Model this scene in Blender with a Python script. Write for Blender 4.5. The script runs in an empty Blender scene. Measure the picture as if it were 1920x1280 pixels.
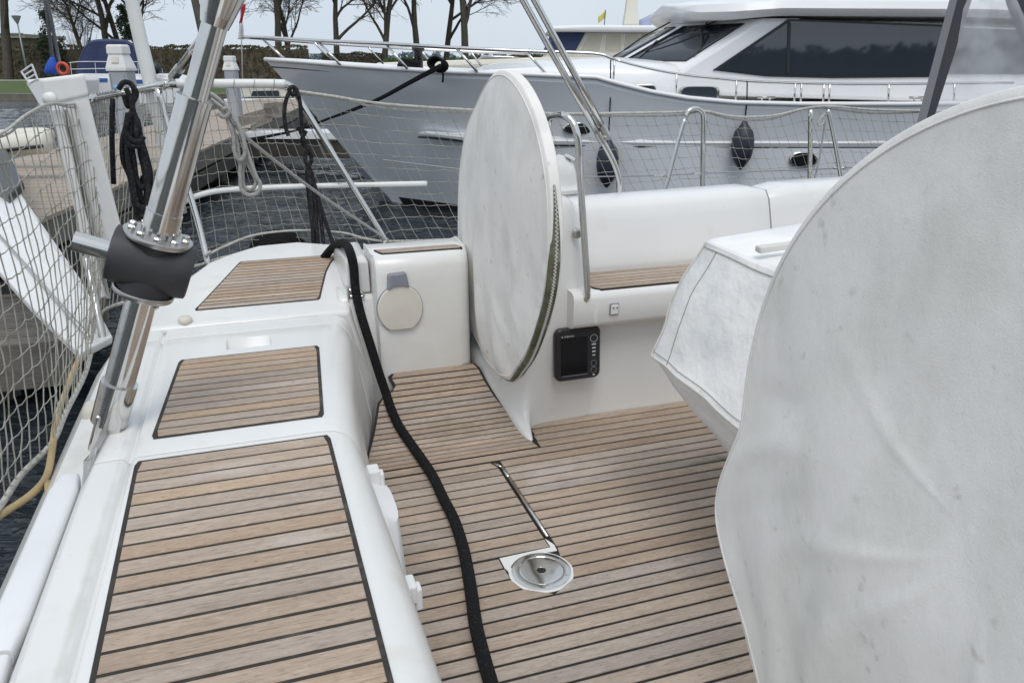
import bpy, bmesh, math, random
from mathutils import Vector, Matrix, noise
random.seed(7)
R = math.radians
SC = bpy.context.scene
COL = SC.collection

# ------------------------------------------------------------------ camera
F_PX, PITCH, YAW, EYE = 1450.0, R(19.7), R(18.5), 1.3      # focal length in photo pixels, eye above the cockpit sole
FW = Vector((math.sin(YAW)*math.cos(PITCH), math.cos(YAW)*math.cos(PITCH), -math.sin(PITCH)))
RT = Vector((math.cos(YAW), -math.sin(YAW), 0)); UP = RT.cross(FW)
HD = Vector((math.sin(YAW), math.cos(YAW), 0)); EYEP = Vector((0, 0, EYE))
cam = bpy.data.cameras.new('camera'); cam_o = bpy.data.objects.new('camera', cam); COL.objects.link(cam_o)
cam.sensor_width = 36; cam.lens = F_PX/1920*36; cam.clip_start = 0.02; cam.clip_end = 3000
cam_o.matrix_world = Matrix(((RT.x, UP.x, -FW.x, 0), (RT.y, UP.y, -FW.y, 0), (RT.z, UP.z, -FW.z, EYE), (0, 0, 0, 1)))
SC.camera = cam_o

# ------------------------------------------------------------------ sky and sun (bright overcast)
SUN_EL, SUN_AZ = R(62), R(195)
w = bpy.data.worlds.new('World'); SC.world = w; w.use_nodes = True
nt = w.node_tree; nt.nodes.clear()
def N(t, k, **kw):
    n = t.nodes.new(k)
    for a, b in kw.items(): setattr(n, a, b)
    return n
sky = N(nt, 'ShaderNodeTexSky', sky_type='NISHITA', sun_disc=False, sun_elevation=SUN_EL, sun_rotation=SUN_AZ, dust_density=4.0, air_density=1.2)
bg1 = N(nt, 'ShaderNodeBackground'); bg1.inputs[1].default_value = 0.09
nt.links.new(sky.outputs[0], bg1.inputs[0])
tc = N(nt, 'ShaderNodeTexCoord'); nz = N(nt, 'ShaderNodeTexNoise'); nz.inputs['Scale'].default_value = 2.2; nz.inputs['Detail'].default_value = 5
nt.links.new(tc.outputs['Generated'], nz.inputs['Vector'])
cr = N(nt, 'ShaderNodeValToRGB'); cr.color_ramp.elements[0].position = .3; cr.color_ramp.elements[1].position = .75
cr.color_ramp.elements[0].color = (.64, .735, .84, 1); cr.color_ramp.elements[1].color = (.78, .85, .93, 1)
nt.links.new(nz.outputs['Fac'], cr.inputs[0])
bg2 = N(nt, 'ShaderNodeBackground'); bg2.inputs[1].default_value = 1.07; nt.links.new(cr.outputs[0], bg2.inputs[0])
mx = N(nt, 'ShaderNodeMixShader'); mx.inputs[0].default_value = .82
nt.links.new(bg1.outputs[0], mx.inputs[1]); nt.links.new(bg2.outputs[0], mx.inputs[2])
wo = N(nt, 'ShaderNodeOutputWorld'); nt.links.new(mx.outputs[0], wo.inputs[0])
sl = bpy.data.lights.new('sun', 'SUN'); sl.energy = 1.25; sl.angle = R(28); sl.color = (1, .965, .93)
so = bpy.data.objects.new('sun', sl); COL.objects.link(so)
so.rotation_euler = Vector((-math.sin(SUN_AZ)*math.cos(SUN_EL), -math.cos(SUN_AZ)*math.cos(SUN_EL), -math.sin(SUN_EL))).to_track_quat('-Z', 'Y').to_euler()
SC.view_settings.view_transform = 'Standard'; SC.view_settings.look = 'None'; SC.view_settings.gamma = 1
SC.view_settings.exposure = 0.07; SC.view_settings.use_curve_mapping = False
SC.cycles.max_bounces = 8; SC.cycles.transparent_max_bounces = 12

# ------------------------------------------------------------------ helpers
def ray(x, y): return FW + RT*((x-960)/F_PX) + UP*((640-y)/F_PX)
def AZ(x, y, z): d = ray(x, y); return EYEP + d*((z-EYE)/d.z)          # where a sight line meets a level plane
def AY(x, y, v): d = ray(x, y); return EYEP + d*(v/d.y)                # ... a plane across the boat
def AX(x, y, v): d = ray(x, y); return EYEP + d*(v/d.x)
def AD(x, y, D): d = ray(x, y); return EYEP + d*(D/d.dot(HD))          # ... an upright plane D metres off

MATS = {}
def mat(name, col, rough=.5, metal=0., bump=None, var=None, spec=None, coat=0., coords='Object', extra=None):
    """procedural material: base colour varied by noise (var = [(scale, colour, lo, hi, stretch)]), noise bump = (scale, strength, stretch)"""
    m = bpy.data.materials.new(name); m.use_nodes = True; t = m.node_tree
    b = t.nodes['Principled BSDF']; b.inputs['Roughness'].default_value = rough; b.inputs['Metallic'].default_value = metal
    if spec is not None: b.inputs['Specular IOR Level'].default_value = spec
    b.inputs['Coat Weight'].default_value = coat
    b.inputs['Base Color'].default_value = (*col, 1)
    tcn = N(t, 'ShaderNodeTexCoord'); src = tcn.outputs['Object' if coords == 'Piece' else coords]
    if coords == 'Piece':                       # each piece starts elsewhere in the grain
        oi = N(t, 'ShaderNodeObjectInfo'); vm = N(t, 'ShaderNodeVectorMath', operation='MULTIPLY_ADD')
        cb = N(t, 'ShaderNodeCombineXYZ')
        for q in range(3): t.links.new(oi.outputs['Random'], cb.inputs[q])
        vm.inputs[1].default_value = (53, 31, 17); t.links.new(cb.outputs[0], vm.inputs[0]); t.links.new(src, vm.inputs[2]); src = vm.outputs[0]
    def nz(scale, stretch=None, detail=6):
        n = N(t, 'ShaderNodeTexNoise'); n.inputs['Scale'].default_value = scale; n.inputs['Detail'].default_value = detail
        if stretch:
            mp = N(t, 'ShaderNodeMapping'); mp.inputs['Scale'].default_value = stretch; t.links.new(src, mp.inputs[0]); t.links.new(mp.outputs[0], n.inputs['Vector'])
        else: t.links.new(src, n.inputs['Vector'])
        return n.outputs['Fac']
    prev = None
    for v in var or []:
        sc, c2, lo, hi = v[:4]
        rmp = N(t, 'ShaderNodeMapRange'); rmp.inputs[1].default_value = lo; rmp.inputs[2].default_value = hi
        t.links.new(nz(sc, v[4] if len(v) > 4 else None), rmp.inputs[0])
        mxn = N(t, 'ShaderNodeMix', data_type='RGBA'); t.links.new(rmp.outputs[0], mxn.inputs['Factor'])
        if prev: t.links.new(prev, mxn.inputs['A'])
        else: mxn.inputs['A'].default_value = (*col, 1)
        mxn.inputs['B'].default_value = (*c2, 1); prev = mxn.outputs['Result']
    if prev: t.links.new(prev, b.inputs['Base Color'])
    pb = None
    for bp in (bump if isinstance(bump, list) else [bump] if bump else []):
        bn = N(t, 'ShaderNodeBump'); bn.inputs['Strength'].default_value = bp[1]; bn.inputs['Distance'].default_value = bp[2] if len(bp) > 2 else .01
        t.links.new(nz(bp[0], bp[3] if len(bp) > 3 else None), bn.inputs['Height'])
        if pb: t.links.new(pb, bn.inputs['Normal'])
        pb = bn.outputs[0]
    if pb: t.links.new(pb, b.inputs['Normal'])
    if extra: extra(t, b, prev)
    MATS[name] = m
    return m

def random_tint(amount, warm=.06):
    def f(t, b, prev):
        oi = N(t, 'ShaderNodeObjectInfo'); mr = N(t, 'ShaderNodeMapRange'); mr.inputs[3].default_value = 1-amount; mr.inputs[4].default_value = 1+amount
        t.links.new(oi.outputs['Random'], mr.inputs[0])
        hs = N(t, 'ShaderNodeHueSaturation'); t.links.new(mr.outputs[0], hs.inputs['Value'])
        ml = N(t, 'ShaderNodeMath', operation='MULTIPLY'); ml.inputs[1].default_value = 7.31; t.links.new(oi.outputs['Random'], ml.inputs[0])
        fr = N(t, 'ShaderNodeMath', operation='FRACT'); t.links.new(ml.outputs[0], fr.inputs[0])
        m2 = N(t, 'ShaderNodeMapRange'); m2.inputs[3].default_value = .75; m2.inputs[4].default_value = 1.2; t.links.new(fr.outputs[0], m2.inputs[0])
        t.links.new(m2.outputs[0], hs.inputs['Saturation'])
        if prev: t.links.new(prev, hs.inputs['Color'])
        else: hs.inputs['Color'].default_value = b.inputs['Base Color'].default_value
        t.links.new(hs.outputs[0], b.inputs['Base Color'])
    return f

def link(name, me, m=None, parent=None, smooth=False):
    o = bpy.data.objects.new(name, me); COL.objects.link(o)
    if m and not me.materials: me.materials.append(m)
    if parent: o.parent = parent
    if smooth: me.polygons.foreach_set('use_smooth', [True]*len(me.polygons))
    return o
class G:
    """a mesh being collected"""
    def __init__(s): s.v = []; s.f = []
    def add(s, vs, fs):
        k = len(s.v); s.v += [tuple(v) for v in vs]; s.f += [tuple(i+k for i in f) for f in fs]; return s
    def box(s, c, d, rot=None):
        x, y, z = (q/2 for q in d); c = Vector(c)
        vs = [Vector(p) for p in ((-x,-y,-z),(x,-y,-z),(x,y,-z),(-x,y,-z),(-x,-y,z),(x,-y,z),(x,y,z),(-x,y,z))]
        if rot: vs = [rot @ v for v in vs]
        return s.add([c+v for v in vs], [(0,3,2,1),(4,5,6,7),(0,1,5,4),(1,2,6,5),(2,3,7,6),(3,0,4,7)])
    def tube(s, pts, r, n=8, cap=True, closed=False):
        pts = [Vector(p) for p in pts]; m = len(pts)
        if m < 2: return s
        rs = r if isinstance(r, (list, tuple)) else [r]*m
        tang = []
        for i in range(m):
            a = pts[(i-1) % m] if (closed or i > 0) else pts[i]; b = pts[(i+1) % m] if (closed or i < m-1) else pts[i]
            t = (b-a); tang.append(t.normalized() if t.length > 1e-9 else Vector((0,0,1)))
        ref = Vector((0,0,1)) if abs(tang[0].z) < .9 else Vector((1,0,0))
        nrm = (ref - tang[0]*ref.dot(tang[0])).normalized(); vs = []
        for i in range(m):
            nrm = nrm - tang[i]*nrm.dot(tang[i])
            nrm = nrm.normalized() if nrm.length > 1e-6 else tang[i].orthogonal().normalized()
            bn = tang[i].cross(nrm)
            for j in range(n):
                a = 2*math.pi*j/n; vs.append(pts[i] + (nrm*math.cos(a) + bn*math.sin(a))*rs[i])
        fs = [(i*n+j, i*n+(j+1) % n, ((i+1) % m)*n+(j+1) % n, ((i+1) % m)*n+j) for i in range(m if closed else m-1) for j in range(n)]
        if cap and not closed: fs += [tuple(reversed(range(n))), tuple((m-1)*n+j for j in range(n))]
        return s.add(vs, fs)
    def lathe(s, prof, n=24, axis=None, origin=(0,0,0), sx=1, sy=1):
        """prof = [(radius, height)] turned round `axis`"""
        ax = Vector(axis or (0,0,1)).normalized(); u = ax.orthogonal().normalized(); v = ax.cross(u); o = Vector(origin)
        if abs(ax.z) > .999: u, v = Vector((1,0,0)), Vector((0,1,0))*(1 if ax.z > 0 else -1)
        vs = [o + ax*h + u*(r*math.cos(2*math.pi*j/n)*sx) + v*(r*math.sin(2*math.pi*j/n)*sy) for r, h in prof for j in range(n)]
        m = len(prof)
        fs = [(i*n+j, i*n+(j+1) % n, (i+1)*n+(j+1) % n, (i+1)*n+j) for i in range(m-1) for j in range(n)]
        fs += [tuple(reversed(range(n))), tuple((m-1)*n+j for j in range(n))]
        return s.add(vs, fs)
    def prism(s, poly, z0, z1, ch=0.):
        """upright prism over a plan polygon (counter-clockwise); ch chamfers the top rim"""
        n = len(poly); P = [Vector((p[0], p[1], 0)) for p in poly]
        rings = [[(p.x, p.y, z0) for p in P]]
        if ch: 
            rings.append([(p.x, p.y, z1-ch) for p in P]); rings.append([(q.x, q.y, z1) for q in inset(P, ch)])
        else: rings.append([(p.x, p.y, z1) for p in P])
        vs = [p for r in rings for p in r]; m = len(rings)
        fs = [(i*n+j, i*n+(j+1) % n, (i+1)*n+(j+1) % n, (i+1)*n+j) for i in range(m-1) for j in range(n)]
        fs += [tuple(reversed(range(n))), tuple((m-1)*n+j for j in range(n))]
        return s.add(vs, fs)
    def loft(s, secs, closed=True, cap=True):
        n = len(secs[0]); m = len(secs); vs = [p for q in secs for p in q]
        fs = [(i*n+j, i*n+(j+1) % n, (i+1)*n+(j+1) % n, (i+1)*n+j) for i in range(m-1) for j in range(n if closed else n-1)]
        if cap and closed: fs += [tuple(reversed(range(n))), tuple((m-1)*n+j for j in range(n))]
        return s.add(vs, fs)
    def grid(s, nu, nv, fn):
        vs = [fn(i/(nu-1), j/(nv-1)) for i in range(nu) for j in range(nv)]
        return s.add(vs, [(i*nv+j, (i+1)*nv+j, (i+1)*nv+j+1, i*nv+j+1) for i in range(nu-1) for j in range(nv-1)])
    def out(s, name, m, parent=None, smooth=False, bevel=0., seg=2, sub=0, solid=0., angle=None, fix=True):
        me = bpy.data.meshes.new(name); me.from_pydata([tuple(v) for v in s.v], [], s.f); me.validate()
        if fix:
            bm = bmesh.new(); bm.from_mesh(me); bmesh.ops.recalc_face_normals(bm, faces=bm.faces); bm.to_mesh(me); bm.free()
        me.update(); o = link(name, me, m, parent, smooth)
        if solid: md = o.modifiers.new('solid', 'SOLIDIFY'); md.thickness = solid; md.offset = -1
        if bevel: md = o.modifiers.new('bevel', 'BEVEL'); md.width = bevel; md.segments = seg; md.limit_method = 'ANGLE'; md.angle_limit = R(35); md.harden_normals = False
        if sub: md = o.modifiers.new('sub', 'SUBSURF'); md.levels = sub; md.render_levels = sub
        if angle is not None: me.set_sharp_from_angle(angle=R(angle))
        return o
def inset(P, d):
    n = len(P); out = []
    for i in range(n):
        a, b, c = P[i-1], P[i], P[(i+1) % n]
        e1 = (b-a).normalized(); e2 = (c-b).normalized(); n1 = Vector((-e1.y, e1.x, 0)); n2 = Vector((-e2.y, e2.x, 0))
        k = max(.35, 1+n1.dot(n2)); out.append(b + (n1+n2)*(d/k))
    return out
def spline(pts, k=6, closed=False):
    P = [Vector(p) for p in pts]; n = len(P); o = []
    for i in range(n if closed else n-1):
        p0 = P[(i-1) % n] if closed or i else P[0]*2-P[1]; p1 = P[i]; p2 = P[(i+1) % n]; p3 = P[(i+2) % n] if closed or i < n-2 else P[-1]*2-P[-2]
        for j in range(k):
            t = j/k; o.append(.5*((2*p1) + (p2-p0)*t + (2*p0-5*p1+4*p2-p3)*t*t + (3*p1-p0-3*p2+p3)*t**3))
    if not closed: o.append(P[-1])
    return o
def empty(name, loc=(0,0,0), label=None, cat=None, group=None, kind=None, parent=None):
    o = bpy.data.objects.new(name, None); COL.objects.link(o); o.location = loc; o.empty_display_size = .1
    if parent: o.parent = parent
    return tag(o, label, cat, group, kind)
def tag(o, label=None, cat=None, group=None, kind=None):
    for k, v in (('label', label), ('category', cat), ('group', group), ('kind', kind)):
        if v: o[k] = v
    return o
def at0(parent, g):           # shapes are written in world metres; a thing's Empty stands at its base
    o = parent.location; g.v = [(v[0]-o.x, v[1]-o.y, v[2]-o.z) for v in g.v]; return g
def interp(tab, x):
    if x <= tab[0][0]: return tab[0][1]
    for (a, b), (c, d) in zip(tab, tab[1:]):
        if x <= c: return b + (d-b)*(x-a)/(c-a)
    return tab[-1][1]

# ------------------------------------------------------------------ materials
M = MATS
mat('gelcoat_pad', (.80, .80, .80), .4, var=[(5, (.74, .74, .73), .5, .8)])
mat('nonskid', (.72, .73, .71), .6, bump=(240, .35, .004))
def stain(t, col, spots):
    # algae and dirt that has settled on the boards, with a shape of its own
    ge = N(t, 'ShaderNodeNewGeometry'); nzn = N(t, 'ShaderNodeTexNoise'); nzn.inputs['Scale'].default_value = 14; nzn.inputs['Detail'].default_value = 7; t.links.new(ge.outputs['Position'], nzn.inputs['Vector'])
    for (cx, cy, rx, ry, k, dark) in spots:
        mp = N(t, 'ShaderNodeMapping'); mp.inputs['Location'].default_value = (-cx/rx, -cy/ry, 0); mp.inputs['Scale'].default_value = (1/rx, 1/ry, 0); t.links.new(ge.outputs['Position'], mp.inputs[0])
        ln = N(t, 'ShaderNodeVectorMath', operation='LENGTH'); t.links.new(mp.outputs[0], ln.inputs[0])
        ad = N(t, 'ShaderNodeMath', operation='MULTIPLY_ADD'); ad.inputs[1].default_value = 2.2; t.links.new(nzn.outputs['Fac'], ad.inputs[0]); t.links.new(ln.outputs['Value'], ad.inputs[2])
        mr = N(t, 'ShaderNodeMapRange'); mr.inputs[1].default_value = 1.9; mr.inputs[2].default_value = 1.15; mr.inputs[3].default_value = 0; mr.inputs[4].default_value = k; t.links.new(ad.outputs[0], mr.inputs[0])
        mxn = N(t, 'ShaderNodeMix', data_type='RGBA'); t.links.new(mr.outputs[0], mxn.inputs['Factor']); t.links.new(col, mxn.inputs['A']); mxn.inputs['B'].default_value = (*dark, 1); col = mxn.outputs['Result']
    return col
def teak(name, c, c2, c3, spots=()):
    rt = random_tint(.10)
    def fin(t, b, prev):
        rt(t, b, prev)
        if spots: src = b.inputs['Base Color'].links[0].from_socket; t.links.new(stain(t, src, spots), b.inputs['Base Color'])
    mat(name, c, .72, var=[(5, c2, .35, .7, (.6, 5, 5)), (14, c3, .50, .82, (1, 16, 16)), (4, tuple(q*1.20 for q in c), .52, .85, (1, 2.5, 2.5)), (55, c3, .56, .74, (1, 5, 5)), (38, tuple(q*1.25 for q in c), .56, .76, (1, 7, 7))],
        bump=[(12, .5, .0025, (1.5, 80, 80)), (90, .2, .001)], extra=fin, coords='Piece')
teak('teak', (.475, .37, .282), (.40, .30, .22), (.27, .19, .135), [(-.12, 1.62, .13, .05, .45, (.56, .52, .46)), (.02, 1.30, .12, .04, .5, (.58, .54, .48))])
teak('teak_grey', (.445, .36, .288), (.37, .29, .225), (.25, .188, .14), [(1.42, 2.05, .16, .035, .8, (.10, .095, .06)), (1.50, 1.98, .30, .16, .45, (.22, .19, .14)), (1.15, 2.0, .35, .25, .35, (.30, .25, .20)), (.60, 2.50, .25, .07, .5, (.24, .20, .13)), (.9, 2.15, .3, .12, .5, (.55, .49, .44))])
mat('gelcoat', (.765, .762, .742), .24, bump=(6, .03, .02), var=[(2.3, (.725, .725, .705), .45, .75), (60, (.66, .65, .59), .68, .76), (9, (.70, .685, .63), .62, .80, (1, 1, .3))],
    extra=lambda t, b, prev: t.links.new(stain(t, prev, [(.352, 2.635, .030, .022, .75, (.42, .31, .15)), (.30, 2.46, .02, .05, .5, (.50, .42, .28)), (-.47, 1.9, .05, .25, .4, (.58, .55, .45)), (-.345, 1.2, .012, .9, .55, (.55, .54, .49)), (.62, 2.70, .4, .02, .3, (.60, .57, .48))]), b.inputs['Base Color']))
mat('caulk', (.016, .013, .011), .75, var=[(30, (.04, .034, .027), .55, .8)])
mat('caulk_weathered', (.030, .026, .022), .75, var=[(25, (.085, .08, .066), .52, .75)])
mat('stainless', (.66, .65, .63), .13, 1., var=[(14, (.56, .54, .51), .5, .8)], bump=(40, .02, .005))
mat('stainless_dull', (.55, .54, .52), .3, 1., var=[(14, (.42, .40, .37), .5, .8)])
def weave(t, b, prev):
    pass
mat('canvas', (.85, .825, .785), .88, spec=.2, var=[(3.2, (.79, .77, .73), .4, .68), (9, (.755, .735, .69), .5, .85, (1, 1.2, .5)), (30, (.52, .50, .44), .64, .80), (7, (.70, .69, .64), .50, .72, (1, 1, .6)), (1.3, (.86, .835, .795), .48, .75), (5, (.74, .715, .66), .60, .80)],
    bump=[(5, .5, .03, (1, 1, .6)), (420, .45, .0012), (13, .22, .010, (1, 1.2, .6))])
mat('canvas_table', (.85, .84, .82), .8, spec=.25, var=[(6, (.70, .71, .71), .45, .75), (30, (.5, .49, .45), .69, .8), (3, (.72, .69, .62), .6, .8)],
    bump=[(9, .5, .03), (24, .25, .01), (500, .2, .001)])
mat('hem', (.62, .61, .57), .9, var=[(20, (.50, .44, .34), .55, .75)])
mat('zip', (.15, .145, .09), .85, var=[(40, (.33, .32, .25), .56, .72), (9, (.06, .065, .03), .42, .65)], bump=(160, .6, .004))
mat('stitch', (.36, .34, .30), .9)
mat('black_plastic', (.018, .019, .022), .42, bump=(300, .1, .001))
mat('screen', (.004, .004, .006), .12)
mat('rubber', (.028, .028, .032), .55, var=[(12, (.05, .048, .05), .45, .75)], bump=(60, .1, .004))
mat('print', (.55, .56, .56), .6)
mat('cream_plastic', (.66, .62, .545), .45, var=[(9, (.61, .57, .49), .45, .7)])
mat('grey_plastic', (.21, .225, .26), .5, var=[(30, (.26, .275, .31), .5, .7)])
mat('white_plastic', (.76, .76, .745), .4, var=[(8, (.70, .70, .67), .5, .8)])
mat('rope_black', (.010, .010, .011), .9, spec=.2, bump=[(170, .9, .006), (60, .4, .006)], var=[(140, (.055, .055, .055), .6, .72)])
mat('rope_grey', (.36, .36, .34), .85, bump=(200, .8, .004), var=[(90, (.26, .26, .24), .5, .7)])
mat('rope_dark', (.018, .018, .020), .9, spec=.2, bump=(200, .8, .004), var=[(90, (.05, .05, .055), .5, .7)])
mat('rope_white', (.52, .51, .47), .85, bump=(220, .9, .004), var=[(60, (.34, .33, .28), .45, .7)])
mat('net_twine', (.40, .39, .34), .85, var=[(12, (.23, .22, .17), .45, .65)])
mat('hose', (.46, .34, .17), .6, var=[(12, (.36, .25, .12), .5, .75)])
# ================================================================== our sailing yacht: the cockpit
yacht = empty('sailing_yacht', (0, 0, 0), 'white sailing yacht cockpit with weathered teak floor and seats in the foreground', 'sailboat')

def plank(parent, c, nrm, m, th=.008, ch=.0016, name='plank'):
    """one board from four top corners (counter-clockwise seen along -nrm)"""
    c = [Vector(p) for p in c]; nrm = Vector(nrm).normalized(); mid = sum(c, Vector())/4
    e = [(c[(i+1) % 4]-c[i]).normalized() for i in range(4)]
    top = [c[i] + (e[i]-e[i-1])*ch for i in range(4)]
    vs = [p-nrm*th-mid for p in c] + [p-nrm*ch-mid for p in c] + [p-mid for p in top]
    fs = [(i+k, (i+1) % 4+k, (i+1) % 4+k+4, i+k+4) for k in (0, 4) for i in range(4)] + [(8, 9, 10, 11)]
    me = bpy.data.meshes.new('plank'); me.from_pydata([tuple(v) for v in vs], [], fs); me.update()
    o = link(name, me, m, parent); o.location = mid - parent.location
    return o
Zv = (0, 0, 1)
GAP = .0084
def teak_panel(parent, y0, y1, n, xl, xr, zf, m, border=.009, lift=.004, capname='caulking', bm='caulk'):
    """planks running fore-and-aft between the curves xl(y) and xr(y), in a bed of caulking"""
    p = (y1-y0)/n; g = G(); K = 3*n
    ring = [(xl(y0+(y1-y0)*i/K)-border, y0+(y1-y0)*i/K) for i in range(K+1)]
    ring2 = [(xr(y0+(y1-y0)*i/K)+border, y0+(y1-y0)*i/K) for i in range(K+1)]
    ring[0] = (ring[0][0]+.006, y0-border*.6); ring[-1] = (ring[-1][0]+.006, y1+border*.6)
    ring2[0] = (ring2[0][0]-.006, y0-border*.6); ring2[-1] = (ring2[-1][0]-.006, y1+border*.6)
    secs = [[(a[0], a[1], zf(a[1])-.004), (b[0], b[1], zf(b[1])-.004), (b[0], b[1], zf(b[1])+lift-.0022), (a[0], a[1], zf(a[1])+lift-.0022)] for a, b in zip(ring, ring2)]
    g.loft(secs).out(capname, M[bm], parent)
    for i in range(n):
        a, b = y0+i*p+GAP/2, y0+(i+1)*p-GAP/2
        r0 = .006 if i in (0, n-1) else 0
        plank(parent, [(xl(a)+(r0 if i == 0 else 0), a, zf(a)+lift), (xr(a)-(r0 if i == 0 else 0), a, zf(a)+lift), (xr(b)-(r0 if i == n-1 else 0), b, zf(b)+lift), (xl(b)+(r0 if i == n-1 else 0), b, zf(b)+lift)], Zv, m)

# ---- aft bench: three lids and a bridge between them
XE = [(-.6, .19), (.87, .19), (1.35, .184), (1.76, .176), (2.2, .215), (2.6, .268), (2.75, .29)]
XB = [(-.6, .30), (2.3, .285), (2.455, .293), (2.52, .318), (2.58, .334), (2.64, .35), (2.70, .37)]
ZB = [(2.3, -.02), (2.42, .0), (2.455, .01), (2.52, .036), (2.58, .07), (2.64, .12), (2.70, .2)]
def bench_block(name, ya, yb, label=None, n=10):
    secs = []
    for i in range(n+1):
        y = ya+(yb-ya)*i/n; xe = interp(XE, y); xb = interp(XB, y)-.012; zb = interp(ZB, y)
        pr = [(-.425, -.35), (-.425, .40), (-.418, .44), (-.40, .458), (-.36, .46), (-.344, .4595), (-.336, .4555), (-.330, .4445), (-.3255, .4445), (-.318, .4575), (-.308, .4605), (-.29, .46), (xe-.08, .46), (xe-.045, .456), (xe-.018, .444), (xe, .422), (xe+.012, .39), (xe+.02, .34), ((xe+.02)*.35+xb*.65, .34*.35+zb*.65), (xb, zb), (xb, -.35)]
        secs.append([(x, y, z) for x, z in pr])
    o = G().loft(secs).out(name, M['gelcoat'], yacht, smooth=True, bevel=.010, seg=3, angle=40)
    return o
def carve(o, cutter):
    """cut a pocket into a moulding, then drop the cutter"""
    md = o.modifiers.new('pocket', 'BOOLEAN'); md.object = cutter; md.solver = 'EXACT'
    me = bpy.data.meshes.new_from_object(o.evaluated_get(bpy.context.evaluated_depsgraph_get()))
    o.modifiers.clear(); o.data = me; bpy.data.objects.remove(cutter)
    me.set_sharp_from_angle(angle=R(40))
lid1 = bench_block('seat_lid', -.5, 1.755)
lid2 = bench_block('seat_lid', 1.761, 2.598)
bridge = bench_block('seat_bridge', 2.604, 2.70, n=3)
cut = G().loft([[(-.125, 2.44, .40), (.005, 2.44, .40), (.005, 2.50, .40), (-.125, 2.50, .40)], [(-.13, 2.435, .475), (.01, 2.435, .475), (.01, 2.55, .475), (-.13, 2.55, .475)]]).out('cut', None, None, bevel=.006)
bpy.context.view_layer.update(); carve(lid2, cut)
z46 = lambda y: .46
teak_panel(lid1, .55, 1.726, 24, lambda y: interp([(.5, -.283), (1.03, -.289), (1.726, -.303)], y), lambda y: interp([(.5, .112), (1.7, .107), (1.726, .107)], y), z46, M['teak'], bm='caulk_weathered')
teak_panel(lid2, 1.845, 2.376, 12, lambda y: interp([(1.845, -.281), (2.376, -.252)], y), lambda y: interp([(1.845, .105), (2.376, .142)], y), z46, M['teak'], bm='caulk_weathered')
# the outboard lid rises towards the quarter
ZF = lambda y: .466+(y-2.7)*.12
topP = [(-.405, 2.707), (.292, 2.707), (.312, 2.83), (.318, 2.95), (.318, 3.12), (.36, 3.2), (.45, 3.33), (.36, 3.42), (.17, 3.505), (0, 3.49), (-.11, 3.41), (-.2, 3.32), (-.305, 3.10), (-.37, 2.89)]
g = G(); n = len(topP)
low = [(x, y, -.35) for x, y in topP]; mid = [(x, y, .1) for x, y in topP]
for q, (dx) in ((1, .07), (2, .08), (3, .08), (4, .08)): low[q] = (low[q][0]+dx, low[q][1], -.35); mid[q] = (mid[q][0]+dx, mid[q][1], .16)
g.loft([low, mid, [(x, y, ZF(y)-.02) for x, y in topP], [(x, y, ZF(y)) for x, y in topP]])
lid3 = g.out('seat_lid', M['gelcoat'], yacht, smooth=True, bevel=.018, seg=4, angle=40)
teak_panel(lid3, 2.83, 3.29, 15, lambda y: interp([(2.83, -.232), (2.9, -.205), (3.29, -.07)], y), lambda y: interp([(2.83, .192), (2.95, .215), (3.1, .245), (3.2, .275), (3.29, .312)], y), ZF, M['teak'], border=.006, bm='caulk_weathered')
# vent slots along the hinge edge of that lid, its stop, the raised cap where it meets the coaming
for k in range(14):
    x = -.16+k*.0125 if k < 7 else .10+(k-7)*.0125
    G().box((x, 2.706, .455), (.007, .006, .004)).out('vent_slot', M['caulk'], lid3)
G().lathe([(.0, .0), (.02, 0), (.024, .02), (.018, .028), (0, .03)], 14, origin=(-.262, 2.735, .462)).out('stop', M['cream_plastic'], lid3, smooth=True)
cap = G().loft([[(.298, 2.80, .50), (.383, 2.80, .50), (.383, 3.25, .50), (.298, 3.25, .50)], [(.296, 2.796, .62), (.378, 2.796, .62), (.41, 3.25, .585), (.296, 3.25, .585)], [(.30, 2.82, .635), (.366, 2.82, .637), (.395, 3.24, .60), (.30, 3.24, .595)]]).out('coaming_cap', M['gelcoat'], yacht, smooth=True, bevel=.009, seg=3, angle=45)
G().loft([[(.24, 2.70, -.1), (.42, 2.715, -.1), (.42, 2.95, -.1), (.24, 2.95, -.1)], [(.24, 2.70, .18), (.42, 2.715, .18), (.42, 2.95, .18), (.24, 2.95, .18)], [(.25, 2.74, .40), (.405, 2.765, .40), (.405, 2.95, .40), (.25, 2.95, .40)], [(.26, 2.78, .50), (.40, 2.79, .495), (.40, 2.95, .495), (.26, 2.95, .50)]]).out('locker_wall', M['gelcoat'], yacht, smooth=True, bevel=.02, seg=3, angle=60)

# ---- transom edge: pads, hull flange
def pad(ya, yb):
    secs = []
    for i in range(9):
        t = i/8; y = ya+(yb-ya)*t; r = 1 if 0 < i < 8 else .72
        secs.append([(-.450+.0285*r*math.copysign(abs(math.cos(a))**.45, math.cos(a)), y, .432+.022*r*math.copysign(abs(math.sin(a))**.4, math.sin(a))) for a in [2*math.pi*j/16 for j in range(16)]])
    return G().loft(secs).out('edge_pad', M['gelcoat_pad'], yacht, smooth=True, angle=60)
pad(1.165, 1.745); pad(.2, 1.155)
hull = G()
hs = [(-.5, 0), (2.0, 0), (2.6, .0), (2.95, .03), (3.15, .1), (3.35, .22), (3.5, .38)]
hull.loft([[(-.428+d, y, .30), (-.43+d, y, .405), (-.50+d*.9, y, .40), (-.535+d*.9, y, .36), (-.55+d*.9, y, .33), (-.56+d*.9, y, .1), (-.46+d*.8, y, -.8), (-.428+d, y, -.8)] for y, d in hs])
hull.out('hull', M['gelcoat'], yacht, smooth=True, angle=35)

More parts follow.
